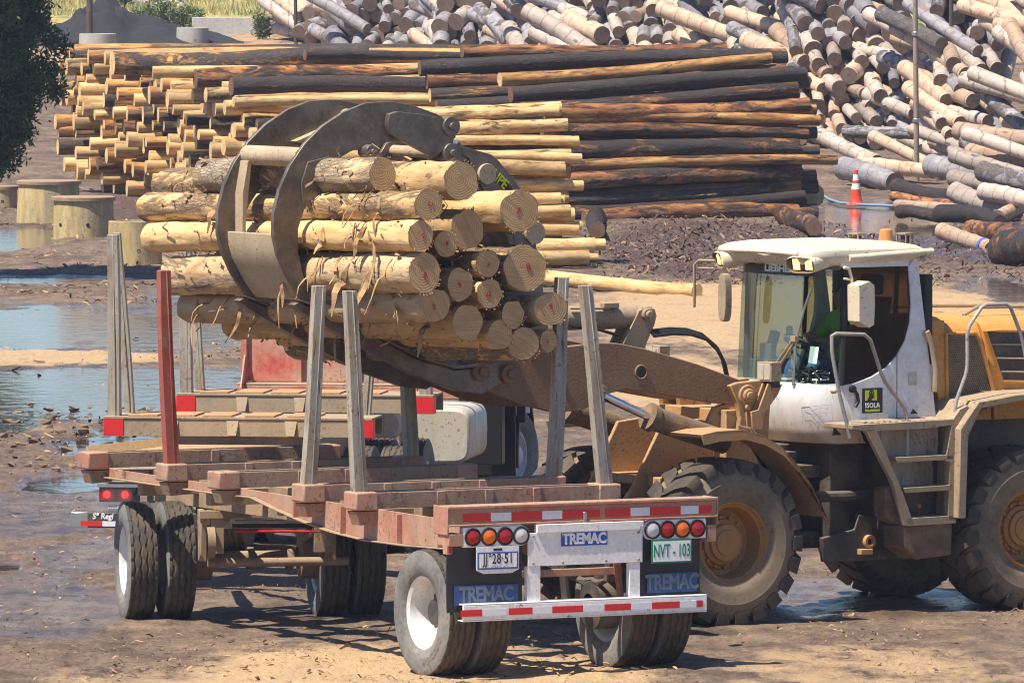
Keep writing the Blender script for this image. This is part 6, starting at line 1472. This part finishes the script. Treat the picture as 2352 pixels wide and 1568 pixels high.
def shrub(x, yb, hpx, wpx, label, seed):
    r = random.Random(seed); c = G(x, yb); sc = FPX/c.y; h, w = hpx/sc, wpx/sc; o = empty('shrub', c, 0, label, 'shrub', 'shrubs by the grey walls'); b = B(); st = B()
    for k in range(int(9*w/.5)+4):
        bx, by = r.uniform(-w/2, w/2), r.uniform(-w/3, w/3); hh = h*r.uniform(.55, 1.0); lx, ly = r.uniform(-.15, .15), r.uniform(-.1, .1); st.tube([(bx, by, -.05), (bx+lx*.6, by+ly, hh*.6), (bx+lx, by+ly, hh)], [.012, .009, .004], 5)
        for t in range(9): z = hh*(.2+.85*t/9); foliage(b, Vector((bx+lx*z/hh, by+ly*z/hh, z)), 12, .10, .16, .02, r, .8)
    st.build('stems', 'trunk', o); b.build('leaves', 'shrub', o, smooth=0, fix=False)
shrub(605, 92, 62, 34, 'slim grey green shrub growing at the joint of the two grey walls', 1)
shrub(365, 78, 74, 62, 'tall feathery shrub at the right slope of the dark mound', 2); shrub(410, 72, 62, 46, 'pale feathery shrub left of the low grey wall', 3); shrub(450, 66, 46, 34, 'small bright shrub against the left end of the low grey wall', 4)
shrub(330, 70, 60, 40, 'dusky bush on top of the dark mound', 5); shrub(735, 58, 34, 20, 'small shrub beside the pole with the pale joint', 6); shrub(285, 24, 40, 30, 'yellow green bush in the dry grass above the mound', 7)
b = B(); rr = random.Random(9)
for k in range(9000):
    x = rr.uniform(-30, 900); y = rr.uniform(-30, 38); p = G(x, y)
    if nz(p.x*.5, p.y*.12) < -.12 and rr.random() < .8: continue
    h = rr.uniform(.12, .38); s = Vector((rr.uniform(.01, .03), 0, 0)); l = Vector((rr.uniform(-.12, .12), rr.uniform(-.1, .1), h))
    b.add([p-s, p+s, p+l], [(0, 1, 2)], 0 if rr.random() < .72 else 1)
tag(b.build('dry_grass', ['grass_dry', 'grass_green'], smooth=0, fix=False), 'dry yellow grass covering the bank beyond the yard', 'grass', kind='stuff')
def rubble(x0, x1, y0, y1, n, s0, s1, mat, label, seed):
    r = random.Random(seed); b = B()
    for k in range(n):
        p = G(r.uniform(x0, x1), r.uniform(y0, y1)); s = r.uniform(s0, s1); vs = [p+Vector((r.uniform(-1, 1)*s, r.uniform(-1, 1)*s, r.uniform(0, .9)*s)) for _ in range(9)]
        bm = bmesh.new(); [bm.verts.new(v) for v in vs]; bmesh.ops.convex_hull(bm, input=bm.verts); bm.verts.index_update(); b.add([v.co.copy() for v in bm.verts], [tuple(v.index for v in f.verts) for f in bm.faces]); bm.free()
    tag(b.build('rubble', mat, smooth=0), label, 'rubble', kind='stuff')
rubble(140, 620, 112, 132, 150, .04, .18, 'concrete', 'broken stones and dust in front of the grey concrete rings', 1)
rubble(300, 420, 2, 18, 40, .15, .4, 'concrete', 'heap of pale stones on the dry grass bank', 2)
rubble(-20, 480, 930, 1100, 170, .02, .09, 'mud_cake', 'mud clods along the puddle shore', 3)
# ------------------------------------------------------------------ air: thin haze over the whole yard
b = B(); b.box((-160, -10, -2), (160, 345, 13))
hz = NT('thin_haze'); pv = hz.n('VolumePrincipled', {'Color': (.68, .76, 1, 1), 'Density': .00026, 'Anisotropy': .2}); hz.t.links.new(pv.outputs[0], hz.out.inputs[1]); M['haze'] = hz.mat
if True: tag(b.build('haze', 'haze', smooth=0), 'thin pale haze in the air over the yard', 'haze', kind='stuff')
for o in bpy.data.objects:
    if o.get('label') and len(o['label'].split()) > 16 and not o.parent: print('LONGLABEL', len(o['label'].split()), o['label'])
